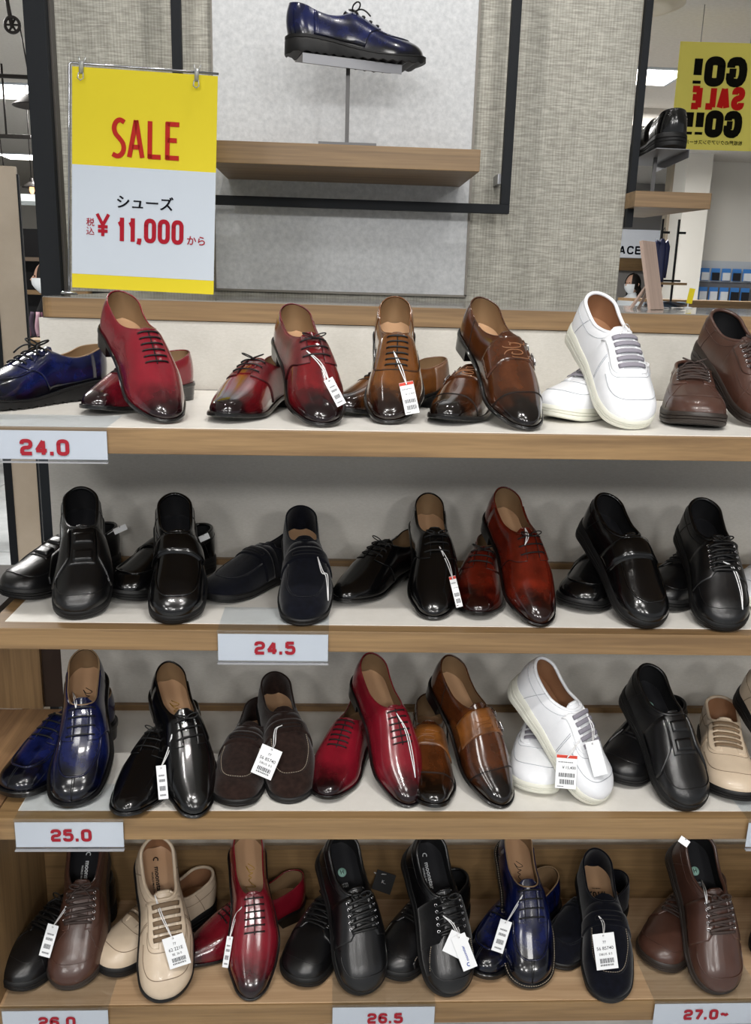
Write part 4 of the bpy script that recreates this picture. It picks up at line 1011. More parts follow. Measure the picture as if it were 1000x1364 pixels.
# ------------------------------------------------------------------ the shoes: (id, name, style, side, colours, label)
CB = dict(upper='blkgrain', lining='lindark', insole='insoleblk', rim='blkgrain', sole='rubber', lace='lace')
CBS = dict(CB, upper='blk', rim='blk')
CW = dict(upper='white', lining='linbrown', insole='linbrown', rim='white', sole='solewhite', lace='lacegrey', upperseam='seamgrey')
CG = dict(upper='beige', lining='linbrown', insole='insoletan', rim='beige', sole='rubber', lace='lacetaupe', upperseam='seamtaupe')
CC = dict(upper='cocoa', lining='lindark', insole='insoleblk', rim='cocoa', sole='solebrown', lace='lacebrown')
CBL = dict(upper='blue', rim='lintan', sole='sole'); CR = dict(upper='red', rim='red')
CBU = dict(upper='burg', quarter='crocred', rim='crocred'); CRB = dict(upper='redbrown', rim='redbrown', quarter='redbrown')
CT = dict(upper='tan', counter='tan', rim='tan'); CTB = dict(upper='tan', counter='tanheel', rim='tanheel')
CM = dict(upper='brown', band='brown', rim='brown'); CM3 = dict(upper='brown', band='brownband', scroll='brownband', rim='brown')
CK = dict(upper='blk', quarter='blk', rim='blk')
CN = dict(upper='navysuede', lining='navysuede', rim='navysuede', sole='rubber', thread='thread'); CNB = CN
CS = dict(upper='brownsuede', lining='brownsuede', rim='brownsuede', sole='rubber')
SHOES = [
('1a', 'derby_shoe', 'lugderby', dict(upper='blue', rim='lintan', sole='rubber'), 'single dark blue derby shoe lying sideways at the left end of the top shelf', 1),
('1bF', 'wholecut_shoe', 'wholecut', CR, 'red plain lace-up shoe propped up front, top shelf under the sale sign', 1),
('1bB', 'wholecut_shoe', 'wholecut', CR, 'red shoe lying flat behind the propped red one, top shelf', 1),
('1cF', 'derby_shoe', 'derby', CBU, 'burgundy derby with embossed maroon quarters propped up front, top shelf', 1),
('1cB', 'derby_shoe', 'derby', CBU, 'burgundy derby lying flat at left behind its propped mate, top shelf', 1),
('1dF', 'oxford_shoe', 'oxford', CT, 'tan oxford with six lace rows propped upright, top shelf', 1),
('1dB', 'oxford_shoe', 'oxford', CTB, 'tan oxford with taupe heel lying flat behind its mate, top shelf', 1),
('1eF', 'monk_strap_shoe', 'monk', CM, 'brown double-buckle shoe with embossed scrolls propped up, top shelf', 1),
('1eB', 'monk_strap_shoe', 'monk', CM, 'brown double-buckle shoe lying flat behind its propped mate, top shelf', 1),
('1fF', 'walking_shoe', 'walker', CW, 'white walking shoe with grey elastic laces propped up, top shelf', 1),
('1fB', 'walking_shoe', 'walker', CW, 'white walking shoe lying flat behind its propped mate, top shelf', 1),
('1gF', 'lace_up_shoe', 'walklace', CC, 'brown lace-up walking shoe propped at the right edge of the top shelf', 1),
('1gB', 'lace_up_shoe', 'walklace', CC, 'brown walking shoe pointing forward under its mate, right end of top shelf', 1),
('2aF', 'slip_on_shoe', 'elastic', CB, 'black slip-on with two square tabs propped at the left of the middle shelf', 1),
('2aB', 'slip_on_shoe', 'elastic', CB, 'black slip-on lying flat at the far left end of the middle shelf', 1),
('2bF', 'strap_shoe', 'strap', CBS, 'black shoe with broad strap propped second from left, middle shelf', 1),
('2bB', 'strap_shoe', 'strap', CBS, 'black strap shoe lying flat behind its mate, second pair of the middle shelf', 1),
('2cF', 'loafer', 'loafer', dict(CN, thread='navysuede'), 'navy suede loafer propped above the 24.5 card, middle shelf', 1),
('2cB', 'loafer', 'loafer', dict(CN, thread='navysuede'), 'navy suede loafer lying flat behind its mate, middle shelf', 1),
('2dF', 'derby_shoe', 'derby', CK, 'black polished derby propped upright right of the navy loafers, middle shelf', 1),
('2dB', 'derby_shoe', 'derby', CK, 'black polished derby lying flat pointing left, middle shelf', 1),
('2eF', 'derby_shoe', 'derby', CRB, 'red-brown polished derby propped up in the middle shelf', 1),
('2eB', 'derby_shoe', 'derby', CRB, 'red-brown derby lying under its propped mate, middle shelf', 1),
('2fF', 'strap_shoe', 'strap', CBS, 'black broad-strap shoe propped right of the red-brown derby, middle shelf', 1),
('2fB', 'strap_shoe', 'strap', CBS, 'black strap shoe lying flat right of the red-brown derby, middle shelf', 1),
('2gF', 'lace_up_shoe', 'laceup', CB, 'black grained lace-up propped at the right end of the middle shelf', 1),
('2gB', 'lace_up_shoe', 'laceup', CB, 'black grained lace-up lying flat behind its mate, right end of middle shelf', 1),
('2h', 'walking_shoe', 'walker', CW, 'white shoe cut by the right edge of the photo, middle shelf', 1),
('3aF', 'split_toe_shoe', 'splittoe', CBL, 'blue split-toe derby propped at the left of the third shelf', 1),
('3aB', 'split_toe_shoe', 'splittoe', CBL, 'blue split-toe derby lying flat at the left end of the third shelf', 1),
('3bF', 'derby_shoe', 'derby', CK, 'black polished derby propped second on the third shelf, with tag', 1),
('3bB', 'derby_shoe', 'derby', CK, 'black polished derby lying flat behind its mate on the third shelf', 1),
('3cF', 'loafer', 'loafer', CS, 'dark brown suede loafer propped up on the third shelf', 1),
('3cB', 'loafer', 'loafer', CS, 'dark brown suede loafer lying flat behind its mate on the third shelf', 1),
('3dF', 'wholecut_shoe', 'wholecut', CR, 'red plain lace-up shoe propped up front on the third shelf', 1),
('3dB', 'wholecut_shoe', 'wholecut', CR, 'red plain lace-up shoe lying flat under its mate on the third shelf', 1),
('3eF', 'monk_strap_shoe', 'monk', CM3, 'brown double-buckle shoe with golden brown band propped on the third shelf', 1),
('3eB', 'monk_strap_shoe', 'monk', CM3, 'brown double-buckle shoe lying under its mate on the third shelf', 1),
('3fF', 'walking_shoe', 'walker', CW, 'white walking shoe with tags propped up on the third shelf', 1),
('3fB', 'walking_shoe', 'walker', CW, 'white walking shoe lying under its mate on the third shelf', 1),
('3gF', 'slip_on_shoe', 'elastic', CB, 'black slip-on with square tabs propped on the right of the third shelf', 1),
('3gB', 'slip_on_shoe', 'elastic', CB, 'black slip-on lying flat right of the white shoes, third shelf', 1),
('3hF', 'walking_shoe', 'walker', CG, 'beige shoe whose heel juts in at the right edge of the third shelf', 1),
('3hB', 'walking_shoe', 'walker', CG, 'beige walking shoe lying at the right end of the third shelf', 1),
('4aF', 'lace_up_shoe', 'walklace', CC, 'dark brown lace-up propped at the left end of the bottom bay', 1),
('4aB', 'lace_up_shoe', 'walklace', CB, 'dark shoe in shadow behind the brown lace-up, left end of the bottom bay', 1),
('4bF', 'walking_shoe', 'walker', CG, 'beige walking shoe with tag propped up in the bottom bay', 1),
('4bB', 'walking_shoe', 'walker', CG, 'beige walking shoe lying flat behind its mate in the bottom bay', 1),
('4cF', 'wholecut_shoe', 'wholecut', CR, 'red plain lace-up shoe standing steeply in the bottom bay', 1),
('4cB', 'wholecut_shoe', 'wholecut', CR, 'red plain lace-up shoe lying sideways behind its mate in the bottom bay', 1),
('4dF', 'lace_up_shoe', 'laceup', CB, 'black grained lace-up with dangling laces propped in the bottom bay', 1),
('4dB', 'lace_up_shoe', 'laceup', CB, 'black lace-up lying flat right of the red shoes in the bottom bay', 1),
('4eF', 'lace_up_shoe', 'mixlace', dict(CB, upper='blkgrain', quarter='blksuede'), 'black lace-up with suede side panels propped in the bottom bay', 1),
('4eB', 'lace_up_shoe', 'mixlace', dict(CB, quarter='blkgrain'), 'black lace-up lying behind the suede-sided one in the bottom bay', 1),
('4fF', 'split_toe_shoe', 'splittoe', dict(CBL, welt='thread'), 'blue split-toe derby with pale welt stitching propped in the bottom bay', 1),
('4fB', 'split_toe_shoe', 'splittoe', CBL, 'blue split-toe derby lying flat behind its mate in the bottom bay', 1),
('4gF', 'loafer', 'loafer', CN, 'navy suede loafer with hanging price tag in the bottom bay', 1),
('4gB', 'loafer', 'loafer', dict(CN, thread='navysuede'), 'navy suede loafer lying behind its mate in the bottom bay', 1),
('4hF', 'lace_up_shoe', 'laceup', CC, 'brown lace-up propped at the right of the bottom bay', 1),
('4hB', 'lace_up_shoe', 'laceup', CC, 'brown lace-up lying flat behind its mate, right of the bottom bay', 1),
('4i', 'slip_on_shoe', 'strap', CBS, 'black shoe cut by the right edge of the photo in the bottom bay', 1),
]
GRP = {'1': 'shoes on the top shelf', '2': 'shoes on the middle shelf', '3': 'shoes on the third shelf', '4': 'shoes in the bottom bay'}
PLACED = {}
for sid, nm, style, cols, label, _ in SHOES:
    side = 1 if sid.endswith('F') else -1
    PLACED[sid] = build_shoe(nm, style, side, cols, POSES[sid], label, group=GRP[sid[0]])
# ------------------------------------------------------------------ display stands with shoes
def stand(loc, h, pitch, yaw, label, w=.085, ln=.225):
    t = thing('shoe_stand', label, 'stand', loc, (0, 0, 0))
    link('base', MB().box((-.062, -.05 if h < .15 else -.132, 0), (.062, .05, .003 if h < .15 else .006)).mesh('base', smooth=False), simple('dark_steel_base', '#6a6a6b', .5, metal=.7), t)
    boxobj('pole', (-.0045, -.003, .003), (.0045, .003, h), simple('dark_steel_pole', '#5b5a5a', .45, metal=.7), t)
    M = Matrix.Translation((0, 0, h)) @ Matrix.Rotation(yaw, 4, 'Z') @ Matrix.Rotation(pitch, 4, 'X')
    mb = MB().box((-w/2, -ln/2, 0), (w/2, ln/2, .0015)).box((w/2-.0012, -ln/2, -.018), (w/2, ln/2, .0002))
    link('top_plate', mb.mesh('top_plate', smooth=False), simple('pale_steel_plate', '#8f9094', .45, metal=.5), t, M=M)
    return t, Matrix.Translation(loc) @ M
st, M_ = stand((.020, 2.165, 1.785), .188, radians(-1.2), radians(-76), 'slim steel shoe stand on the floating shelf')
r_, l_, _m = build_shoe('derby_shoe', 'lugderby', 1, dict(upper='blue', quarter='blue', rim='blue', sole='rubber'), (0, 0, 0, 0, 0, 0, .96), 'blue derby with thick black sole displayed on the steel stand, top of the photo')
r_.matrix_world = M_ @ Matrix.Translation((0, -.137, .0020)) @ Matrix.Scale(1.11, 4)
st, M_ = stand((.826, 2.43, 1.7395), .098, radians(-3), radians(2), 'steel shoe stand on the corner shelf right of the column')
r_, l_, _m = build_shoe('slip_on_shoe', 'strap', -1, CBS, (0, 0, 0, 0, 0, 0, .96), 'black shoe seen from the heel on the corner shelf stand')
r_.matrix_world = M_ @ Matrix.Translation((0, -.125, .0022)) @ Matrix.Scale(.97, 4)

# ------------------------------------------------------------------ things on and behind the ledge, right side
PALEW = wood('whitewashed_wood', '#c3ada0', '#a99387', 'Z', .5)
ea = thing('easel_sign', 'back of a whitewashed tabletop sign leaning on its strut, right end of the ledge', 'sign', (.71, 1.985, 1.461), (radians(-14), 0, radians(46)))
boxobj('board', (-.033, -.004, 0), (.033, .004, .150), PALEW, ea, bevel=.0008)
link('strut', MB().tube([(-.004, .005, .062), (-.030, .058, .0)], .0045, 4, flat=.004).mesh('strut', smooth=False), PALEW, ea)
link('strut', MB().tube([(.010, .005, .062), (.020, .060, .0)], .0045, 4, flat=.004).mesh('strut', smooth=False), PALEW, ea)

bn = thing('sale_banner', 'yellow hanging banner with reversed black and red letters, upper right', 'banner', (2.075, 5.2, 2.545), (0, 0, radians(-3)))
BYEL = simple('yellow_banner', '#efe372', .95, spec=.1); BBLK = simple('banner_black', '#15140f', .95, spec=.1); BRED = simple('banner_red', '#cc2420', .95, spec=.1)
BW, BH = .46, .545
link('sheet', MB().box((-BW/2, 0, -BH/2), (BW/2, .002, BH/2)).mesh('sheet', smooth=False), BYEL, bn)
def onb(x, z, d=.002): return Matrix.Translation((x, -d, z)) @ Matrix.Rotation(pi/2, 4, 'X')
for body, h, w, sw, gap, x, z, m in (('GO!', .108, .068, .044, .052, .0, .127, BBLK), ('SALE', .086, .038, .033, .040, .0, -.006, BRED), ('GO!!', .098, .058, .042, .046, -.004, -.138, BBLK)):
    link('lettering', stroke_text(body, h, w, sw, gap, mirror=True), m, bn, M=onb(x, z))
link('lettering', text_mesh('松坂屋のクリアランスセール', .0245, mirror=True, bold=.012), BBLK, bn, M=onb(.01, -.235))
for x in (-.12, .15): link('hanging_wire', MB().tube([(x, .001, BH/2), (x, .001, CEIL-2.545)], .002, 5).mesh('hanging_wire'), STEELB, bn)

# ceiling fittings
for i, (x, y, w_, d_) in enumerate([(2.10, 6.85, .62, .45), (5.42, 13.0, .62, .55), (-2.78, 8.3, .6, .6), (-4.10, 12.7, .6, .5), (3.9, 12.7, .5, .5), (-1.6, 6.0, .3, .3)]):
    t = thing('ceiling_light', ['bright square ceiling lamp beside the yellow banner', 'ceiling lamp far back at the right edge', 'ceiling lamp beyond the black pendant lamps', 'small far ceiling lamp left of the post', 'far ceiling lamp just above the brown wall band', 'ceiling lamp hidden behind the black post'][i], 'ceiling light', (x, y, CEIL), group='ceiling lamps of the shop')
    boxobj('frame', (-w_/2-.03, -d_/2-.03, -.012), (w_/2+.03, d_/2+.03, -.001), WHT, t); boxobj('diffuser', (-w_/2, -d_/2, -.016), (w_/2, d_/2, -.0125), LAMP, t)
t = thing('ceiling_vent', 'round cream ceiling vent at the top right of the column', 'vent', (1.64, 5.25, CEIL))
link('ring', MB().lathe([(.0, -.03), (.05, -.032), (.09, -.02), (.10, -.03), (.155, -.026), (.165, -.012), (.21, -.004), (.215, -.001)], 32).mesh('ring'), simple('cream_vent', '#c9c0ae', .6), t)
soff = boxobj('trim_2', (1.25, 8.0, 2.86), (9, 17, CEIL-.001), CEILM, kind='structure')

# far wall area with signboard
sb = thing('signboard', 'white lit signboard with black capitals above a brown band, far right', 'signboard', (3.9, 12.0, 0))
boxobj('rear_wall', (-1.5, .08, 0), (.9, .16, 2.859), simple('grey_partition', '#8f8c8a', .8), sb); boxobj('board', (-1.5, 0, 1.925), (.55, .08, 2.28), simple('lit_white_board', '#e8ebee', .5, emit='#eef3ff', es=.25), sb); boxobj('brown_band', (-1.5, -.03, 1.76), (.9, .08, 1.915), WOODX, sb)
link('lettering', stroke_text('OACE', .085, .066, .022, .042), NAV, sb, M=Matrix.Translation((-.09, -.004, 2.02)) @ Matrix.Rotation(pi/2, 4, 'X'))
boxobj('wall_3', (2.2, 13.2, 0), (4.6, 13.3, 2.86), simple('grey_shop_wall', '#8f8c8a', .8), kind='structure')
boxobj('wall_pillar', (3.53, 9.4, 0), (3.79, 9.9, 2.86), WALLM, kind='structure')
boxobj('trim_3', (3.50, 9.75, 0), (3.62, 9.9, 2.86), simple('taupe_pilaster', '#8e8475', .7), kind='structure')
boxobj('wall_4', (3.93, 9.9, 0), (9, 10.0, 2.86), WALLM, kind='structure')
pb = thing('pegboard', 'pale blue-grey pegboard carrying blue packs at the far right', 'pegboard', (4.5, 9.885, 1.5))
boxobj('panel', (-.60, 0, -.4), (.75, .012, .345), simple('pegboard_grey', '#b9c0c8', .6), pb); boxobj('lower_panel', (-.60, -.004, -.4), (.75, 0, .12), simple('dark_slat_wall', '#6b6c70', .6), pb)
random.seed(3)
PKB = simple('pack_blue', '#3f7fc8', .4); PKW = simple('pack_white', '#d9dee4', .4); PKD = simple('pack_dark', '#1c1c22', .5)
for r, (z, hh) in enumerate(((1.70, .13), (1.49, .15))):
    for c in range(6):
        x = 3.90+c*.118; w_ = .095
        t = thing('product_pack', 'hanging blue-topped pack, %s row, %s from the left' % (['upper', 'lower'][r], ['first', 'second', 'third', 'fourth', 'fifth', 'sixth'][c]), 'package', (x, 9.84, z), group='packs on the pegboard')
        boxobj('backing_card', (-w_/2, 0, -hh/2), (w_/2, .01, hh/2), PKB, t); boxobj('pouch', (-w_/2+.008, -.02, -hh/2+.004), (w_/2-.008, 0, hh/2-.045), [PKD, PKW][(c+r*3) % 2 if r == 0 else (c < 4)*1], t)
ct = thing('counter', 'light wooden counter behind the ledge at far right', 'counter', (3.2, 6.2, 0))
boxobj('front', (-1.05, 0, 0), (1.2, .05, 1.43), WOODX, ct); boxobj('top', (-1.07, -.02, 1.43), (1.22, .6, 1.45), WOODX, ct)
t = thing('folded_cloth', 'folded pale blue cloth lying on the ledge end', 'cloth', (.86, 2.36, 1.4612))
mb = MB()
for k in range(4):
    u = np.linspace(0, 1, 12); P = np.array([[(x-.5)*.10+.002*k, (yy-.5)*.06, .0016+k*.0034+.0012*sin(x*9+k)*cos(yy*7)] for x in u for yy in np.linspace(0, 1, 6)]).reshape(12, 6, 3)
    mb.grid(P, flip=True); Q = P.copy(); Q[..., 2] += .0022; mb.grid(Q)
link('cloth_layers', mb.mesh('cloth_layers'), simple('pale_blue_cloth', '#a9bfd3', .8), t)
t = thing('price_holder', 'small yellow price card on a clear stem at the right of the ledge', 'sign', (.905, 2.30, 1.4612))
boxobj('yellow_card', (-.0075, 0, .012), (.0075, .001, .050), YEL, t, M=Matrix.Rotation(radians(8), 4, 'Y')); link('stem', MB().tube([(0, .002, 0), (0, .002, .016)], .002, 6).lathe([(0, .0), (.012, .0), (.010, .003), (0, .004)], 12).mesh('stem'), simple('clear_plastic', '#cfd4d8', .2), t)

# clothes rack with a jacket
rk = thing('garment_rack', 'tall black garment rack poles behind the tilted easel sign', 'rack', (2.60, 5.85, 0))
for x in (-.522, -.417): link('pole', MB().tube([(x, 0, 0), (x, 0, 1.95)], .008, 8).mesh('pole'), METAL, rk); boxobj('side_arm', (x, -.006, 1.862), (x+.05, .006, 1.876), METAL, rk)
boxobj('rail', (-.53, -.01, 1.565), (-.37, .01, 1.577), METAL, rk)
boxobj('shelf_plank', (-.54, -.1, 1.545), (-.36, .1, 1.56), WOODX, rk)
def jacket(name, label, loc, w_, h, mat, cat='jacket', yaw=0, group=None):
    t = thing(name, label, cat, loc, (0, 0, yaw), group=group)
    zs = np.linspace(0, -h, 12); R_ = []
    for z in zs:
        u = -z/h; ww = w_/2*(.35+.65*min(1, u*4)**.6)*(1+.06*sin(u*7)); dd = .07*(.5+.5*min(1, u*3))*(1+.15*sin(u*9+1))
        a = np.arange(20)*2*pi/20; rr = 1+.07*np.sin(a*5+u*2); R_.append(np.stack([ww*np.cos(a)*rr, dd*np.sin(a)*rr, np.full(20, z)], -1))
    mb = MB().grid(np.array(R_), close_v=True, flip=True); link('body', mb.mesh('body'), mat, t)
    for s_ in (-1, 1):
        link('sleeve', MB().tube([(s_*w_*.30, 0, -.03), (s_*w_*.47, 0, -h*.2), (s_*w_*.54, .01, -h*.5), (s_*w_*.55, .02, -h*.8)], [.045, .05, .042, .035], 10).mesh('sleeve'), mat, t)
    link('hanger_hook', MB().tube([(0, 0, -.02), (0, 0, .05), (.02, 0, .07), (.03, 0, .05)], .004, 6).mesh('hanger_hook'), METAL, t)
    return t
jacket('padded_jacket', 'blue padded jacket hanging on the black rack, far right', (2.085, 5.85, 1.83), .13, .30, simple('jacket_blue', '#1d2550', .45), cat='jacket').scale = (.5, .6, 1)
for i, (x, m, lb) in enumerate([(3.25, '#2a2a2e', 'dark coat hanging at the far wall, left of the seated shopper'), (3.95, '#1d1d20', 'black coat hanging under the brown band right of the shopper'), (4.12, '#3b3632', 'charcoal coat hanging at the far wall beside the black coat')]):
    jacket('hanging_coat', lb, (x, 12.4, 1.72), .34, 1.0, simple('coat_cloth_%d' % i, m, .9), 'coat', group='coats under the signboard')
cr = thing('coat_rail', 'dark rail the far coats hang from, under the brown band', 'rail', (3.7, 12.4, 0))
boxobj('rail', (-.7, -.015, 1.755), (.75, .015, 1.785), METAL, cr); boxobj('upright', (-.70, -.02, 0), (-.66, .02, 1.78), METAL, cr); boxobj('upright', (.71, -.02, 0), (.75, .02, 1.78), METAL, cr)
bg = thing('handbag', 'glossy pale handbag hanging behind the shopper, far right', 'bag', (3.55, 12.6, 1.56))
link('bag_body', MB().lathe([(.0, -.14), (.14, -.13), (.17, -.05), (.15, .06), (.10, .12), (0, .125)], 20).mesh('bag_body'), simple('silver_bag', '#b3b2b3', .25), bg)
link('handle', MB().tube([(-.09, 0, .11), (-.06, 0, .22), (.06, 0, .22), (.09, 0, .11)], .01, 6).mesh('handle'), simple('bag_handle', '#55504c', .5), bg)

# ------------------------------------------------------------------ people
SKIN = simple('skin', '#c9a08a', .6); HAIR = simple('dark_hair', '#17120f', .5); MASKM = simple('white_mask', '#e9edf0', .7)
def skin_body(joints, edges, radii, name, mat, parent):
    me = bpy.data.meshes.new(name); me.from_pydata(joints, edges, []); o = bpy.data.objects.new(name, me); COL.objects.link(o)
    md = o.modifiers.new('skin', 'SKIN'); md.use_smooth_shade = True
    for v, r in zip(me.skin_vertices[0].data, radii): v.radius = (r, r)
    me.skin_vertices[0].data[0].use_root = True
    o.modifiers.new('sub', 'SUBSURF').levels = 1; o.modifiers[-1].render_levels = 2
    o.parent = parent; me.materials.append(mat); return o
def person(loc, yaw, label, top, trousers, long_hair=True, sc=1.0):
    t = thing('person', label, 'person', loc, (0, 0, yaw)); t.scale = (sc,)*3
    J = [(0, 0, .95), (0, 0, 1.10), (0, .01, 1.28), (0, .01, 1.40), (0, 0, 1.47), (0, -.01, 1.52),
         (-.17, .01, 1.37), (-.21, .02, 1.12), (-.17, -.10, .92), (-.14, -.16, .86), (.17, .01, 1.37), (.21, .02, 1.12), (.17, -.10, .92), (.14, -.16, .86),
         (-.09, 0, .86), (-.10, -.01, .48), (-.10, .03, .08), (-.10, -.10, .04), (.09, 0, .86), (.10, -.01, .48), (.10, .03, .08), (.10, -.10, .04)]
    Ed = [(0, 1), (1, 2), (2, 3), (3, 4), (4, 5), (3, 6), (6, 7), (7, 8), (8, 9), (3, 10), (10, 11), (11, 12), (12, 13), (0, 14), (14, 15), (15, 16), (16, 17), (0, 18), (18, 19), (19, 20), (20, 21)]
    Rr = [.14, .13, .15, .12, .055, .05, .065, .045, .034, .03, .065, .045, .034, .03, .095, .065, .045, .035, .095, .065, .045, .035]
    skin_body(J, Ed, Rr, 'body', top, t)
    head = MB(); n = 18; R_ = []
    for z in np.linspace(-1, 1, 15):
        rr = sqrt(max(0, 1-z*z)); a = np.arange(n)*2*pi/n
        w_ = .075*(1 if z > 0 else 1+.18*z); R_.append(np.stack([w_*rr*np.cos(a), .092*rr*np.sin(a)-.012, .118*z*np.ones(n)+1.60], -1))
    head.grid(np.array(R_), close_v=True); head.tube([(0, -.100, 1.615), (0, -.122, 1.585), (0, -.105, 1.578)], [.008, .013, .01], 6)
    for s_ in (-1, 1): head.tube([(s_*.074, 0, 1.62), (s_*.083, .008, 1.60), (s_*.074, 0, 1.575)], .009, 6)
    link('head', head.mesh('head'), SKIN, t)
    for s_ in (-1, 1): link('eye', MB().lathe([(0, -.006), (.009, 0), (0, .006)], 8, (s_*.03, -.098, 1.615)).mesh('eye'), HAIR, t)
    hair = MB(); R_ = []
    for z in np.linspace(-.2, 1, 12):
        rr = sqrt(max(0, 1-z*z)); a = np.linspace(-.28*pi, 1.28*pi, n)
        R_.append(np.stack([.086*rr*np.cos(a), .104*rr*np.sin(a)-.006, .132*z*np.ones(n)+1.602], -1))
    if long_hair:
        for z, f in ((1.52, 1.0), (1.44, 1.05), (1.36, 1.0), (1.29, .7)):
            a = np.linspace(-.12*pi, 1.12*pi, n); R_.insert(0, np.stack([.092*f*np.cos(a), .10*f*np.sin(a)+.02, z*np.ones(n)], -1))
    hair.grid(np.array(R_)); link('hair', hair.mesh('hair'), HAIR, t)
    mk_ = MB(); R_ = []
    for z in np.linspace(-1, .05, 8):
        zz = z*.9; rr = sqrt(max(0, 1-zz*zz)); a = np.linspace(1.12*pi, 1.88*pi, 12)
        R_.append(np.stack([.082*max(.45, rr)*np.cos(a), (.104+.012*(1-abs(z+.4)))*max(.5, rr)*np.sin(a)-.012, .105*z*np.ones(12)+1.595], -1))
    mk_.grid(np.array(R_), flip=True); link('face_mask', mk_.mesh('face_mask'), MASKM, t)
    return t
person((3.62, 11.0, -.02), radians(-62), 'person in a white top and face mask with long dark hair, far right', simple('white_shirt', '#dfe5ea', .8), None, True)
person((-2.16, 7.0, -.13), radians(-70), 'person in dark clothes and white mask, left of the black post', simple('black_clothes', '#131316', .9), None, False)

# ------------------------------------------------------------------ left background
CREAM = textured('cream_board', '#c9bba8', '#bfb09c', 8, rough=.6, bump=.03)
mr = thing('standing_panel', 'tall cream standing panel with black frame left of the post', 'panel', (-.91, 2.6, 0), (0, 0, radians(12)))
boxobj('cream_face', (-.030, -.012, .08), (.038, .012, 1.78), CREAM, mr); boxobj('frame_side', (-.052, -.016, .06), (-.030, .016, 1.79), METAL, mr); boxobj('frame_side', (.038, -.014, .06), (.043, .014, 1.76), METAL, mr)
boxobj('foot', (-.08, -.3, 0), (.06, .30, .06), simple('dark_grey_foot', '#3d3d3e', .6), mr)
mr2 = thing('edge_panel', 'white panel with dark slanted frame at the left edge, behind the cream panel', 'panel', (-1.75, 4.6, 0))
link('face', MB().prism([(-.6, 0), (.0, 0), (.0, .03), (-.6, .03)], 1.30, 2.03).mesh('face', smooth=False), simple('cool_white_panel', '#c8c8c6', .5), mr2)
link('frame_edge', MB().tube([(-.6, -.01, 2.09), (-.03, -.01, 2.035), (.012, -.01, 2.0), (.018, -.01, 1.2)], .009, 6).mesh('frame_edge'), METAL, mr2)
ws = thing('white_shelf', 'long white shelf crossing behind the black post at left', 'shelf', (-2.0, 5.0, 1.87)); boxobj('board', (-.6, 0, 0), (.47, .3, .035), simple('white_shelf_paint', '#cfd6d6', .5), ws)
wr = thing('wardrobe_bay', 'dark clothes bay behind the cream panel at left', 'cabinet', (-2.1, 7.6, 0))
boxobj('back', (-.6, .2, 0), (.9, .24, 1.86), simple('dark_backing', '#101013', .8), wr); boxobj('wood_rail', (-.6, 0, 1.335), (.05, .2, 1.37), WOODX, wr); boxobj('wood_rail', (-.6, 0, 1.60), (.0, .2, 1.63), simple('taupe_rail', '#6b5b4c', .6), wr); boxobj('wood_panel', (.25, 0, 1.62), (.9, .18, 1.78), WOODX, wr)
bx = thing('wooden_box', 'small oak box seen through the gap beside the blue shoe', 'box', (-1.63, 5.0, .95)); boxobj('box_stand', (-.06, .01, -.95), (.08, .19, 0), METAL, bx); boxobj('box_body', (-.07, 0, 0), (.09, .2, .19), WOODX, bx, bevel=.002); boxobj('box_lid', (-.075, -.004, .19), (.095, .204, .20), WOODX, bx)
for i, c in enumerate(['#5a3140', '#8d5d6e', '#3a2c3c', '#a98793', '#4f2a3a']):
    b_ = thing('hanging_scarf', ['dark plum', 'dusty pink', 'deep violet', 'pale mauve', 'wine red'][i]+' scarf hanging above the small oak box', 'scarf', (-1.70+i*.028, 5.0, 1.17), group='scarves above the small box')
    zz = np.linspace(0, .13, 8); link('cloth', MB().tube(np.stack([.006*np.sin(zz*40+i), .004*np.cos(zz*30), zz], -1), .011, 8, flat=.005, nrm=(0, 1, 0)).mesh('cloth'), simple('scarf_%d' % i, c, .8), b_)
for i, (x, c) in enumerate([(-.676, '#c2588c'), (-.664, '#dadbe0'), (-.650, '#8fae72'), (-.630, '#6c6a68')]):
    b_ = thing('leaflet', ['pink', 'white', 'green', 'grey'][i]+' leaflet standing left of the middle shelf', 'leaflet', (x, 1.96+.01*i, .70), (radians(-8), radians(14), radians(-10)), group='leaflets left of the middle shelf')
    boxobj('leaflet_body', (-.012, 0, 0), (.03, .10, .235), simple('leaflet_%d' % i, c, .5), b_, bevel=.0006)
tb = thing('leaflet_table', 'low dark grey table holding the leaflets', 'table', (-.80, 2.0, 0)); boxobj('top', (-.3, -.12, .66), (.19, .25, .69), simple('dark_grey_table', '#48474a', .6), tb)
for x in (-.28, .17):
    for y in (-.10, .23): boxobj('leg', (x-.01, y-.01, 0), (x+.01, y+.01, .66), METAL, tb)
# pulley pendant lamps
LAMPM = simple('dark_iron', '#35312f', .5, metal=.5); BULB = simple('warm_bulb', '#ffd9b8', .3, emit='#ffb27a', es=3.0)
def pendant(loc, r, label, rope_h):
    t = thing('pendant_lamp', label, 'lamp', loc)
    link('shade', MB().lathe([(0, r*.95), (r*.18, r*.95), (r*.2, r*.62), (r*.34, r*.50), (r*1.0, .004), (r*1.02, 0), (r*.98, -.002), (r*.3, r*.42), (0, r*.5)], 28).mesh('shade'), LAMPM, t)
    link('bulb', MB().lathe([(0, r*.40), (r*.14, r*.38), (r*.24, r*.0), (r*.26, -r*.32), (r*.16, -r*.58), (0, -r*.64)], 16).mesh('bulb'), BULB, t)
    link('cord', MB().tube([(0, 0, r*.9), (0, 0, CEIL-loc[2])], .004, 6).mesh('cord'), LAMPM, t)
    return t
pendant((-1.245, 4.0, 2.165), .088, 'black cone pendant lamp with glowing bulb, upper left', .09)
pendant((-2.56, 8.0, 2.20), .080, 'smaller black pendant lamp below the first one, left', .05)
pr = thing('pulley_rail', 'black ceiling rail with iron pulley at the upper left', 'rail', (-1.3, 3.75, 0))
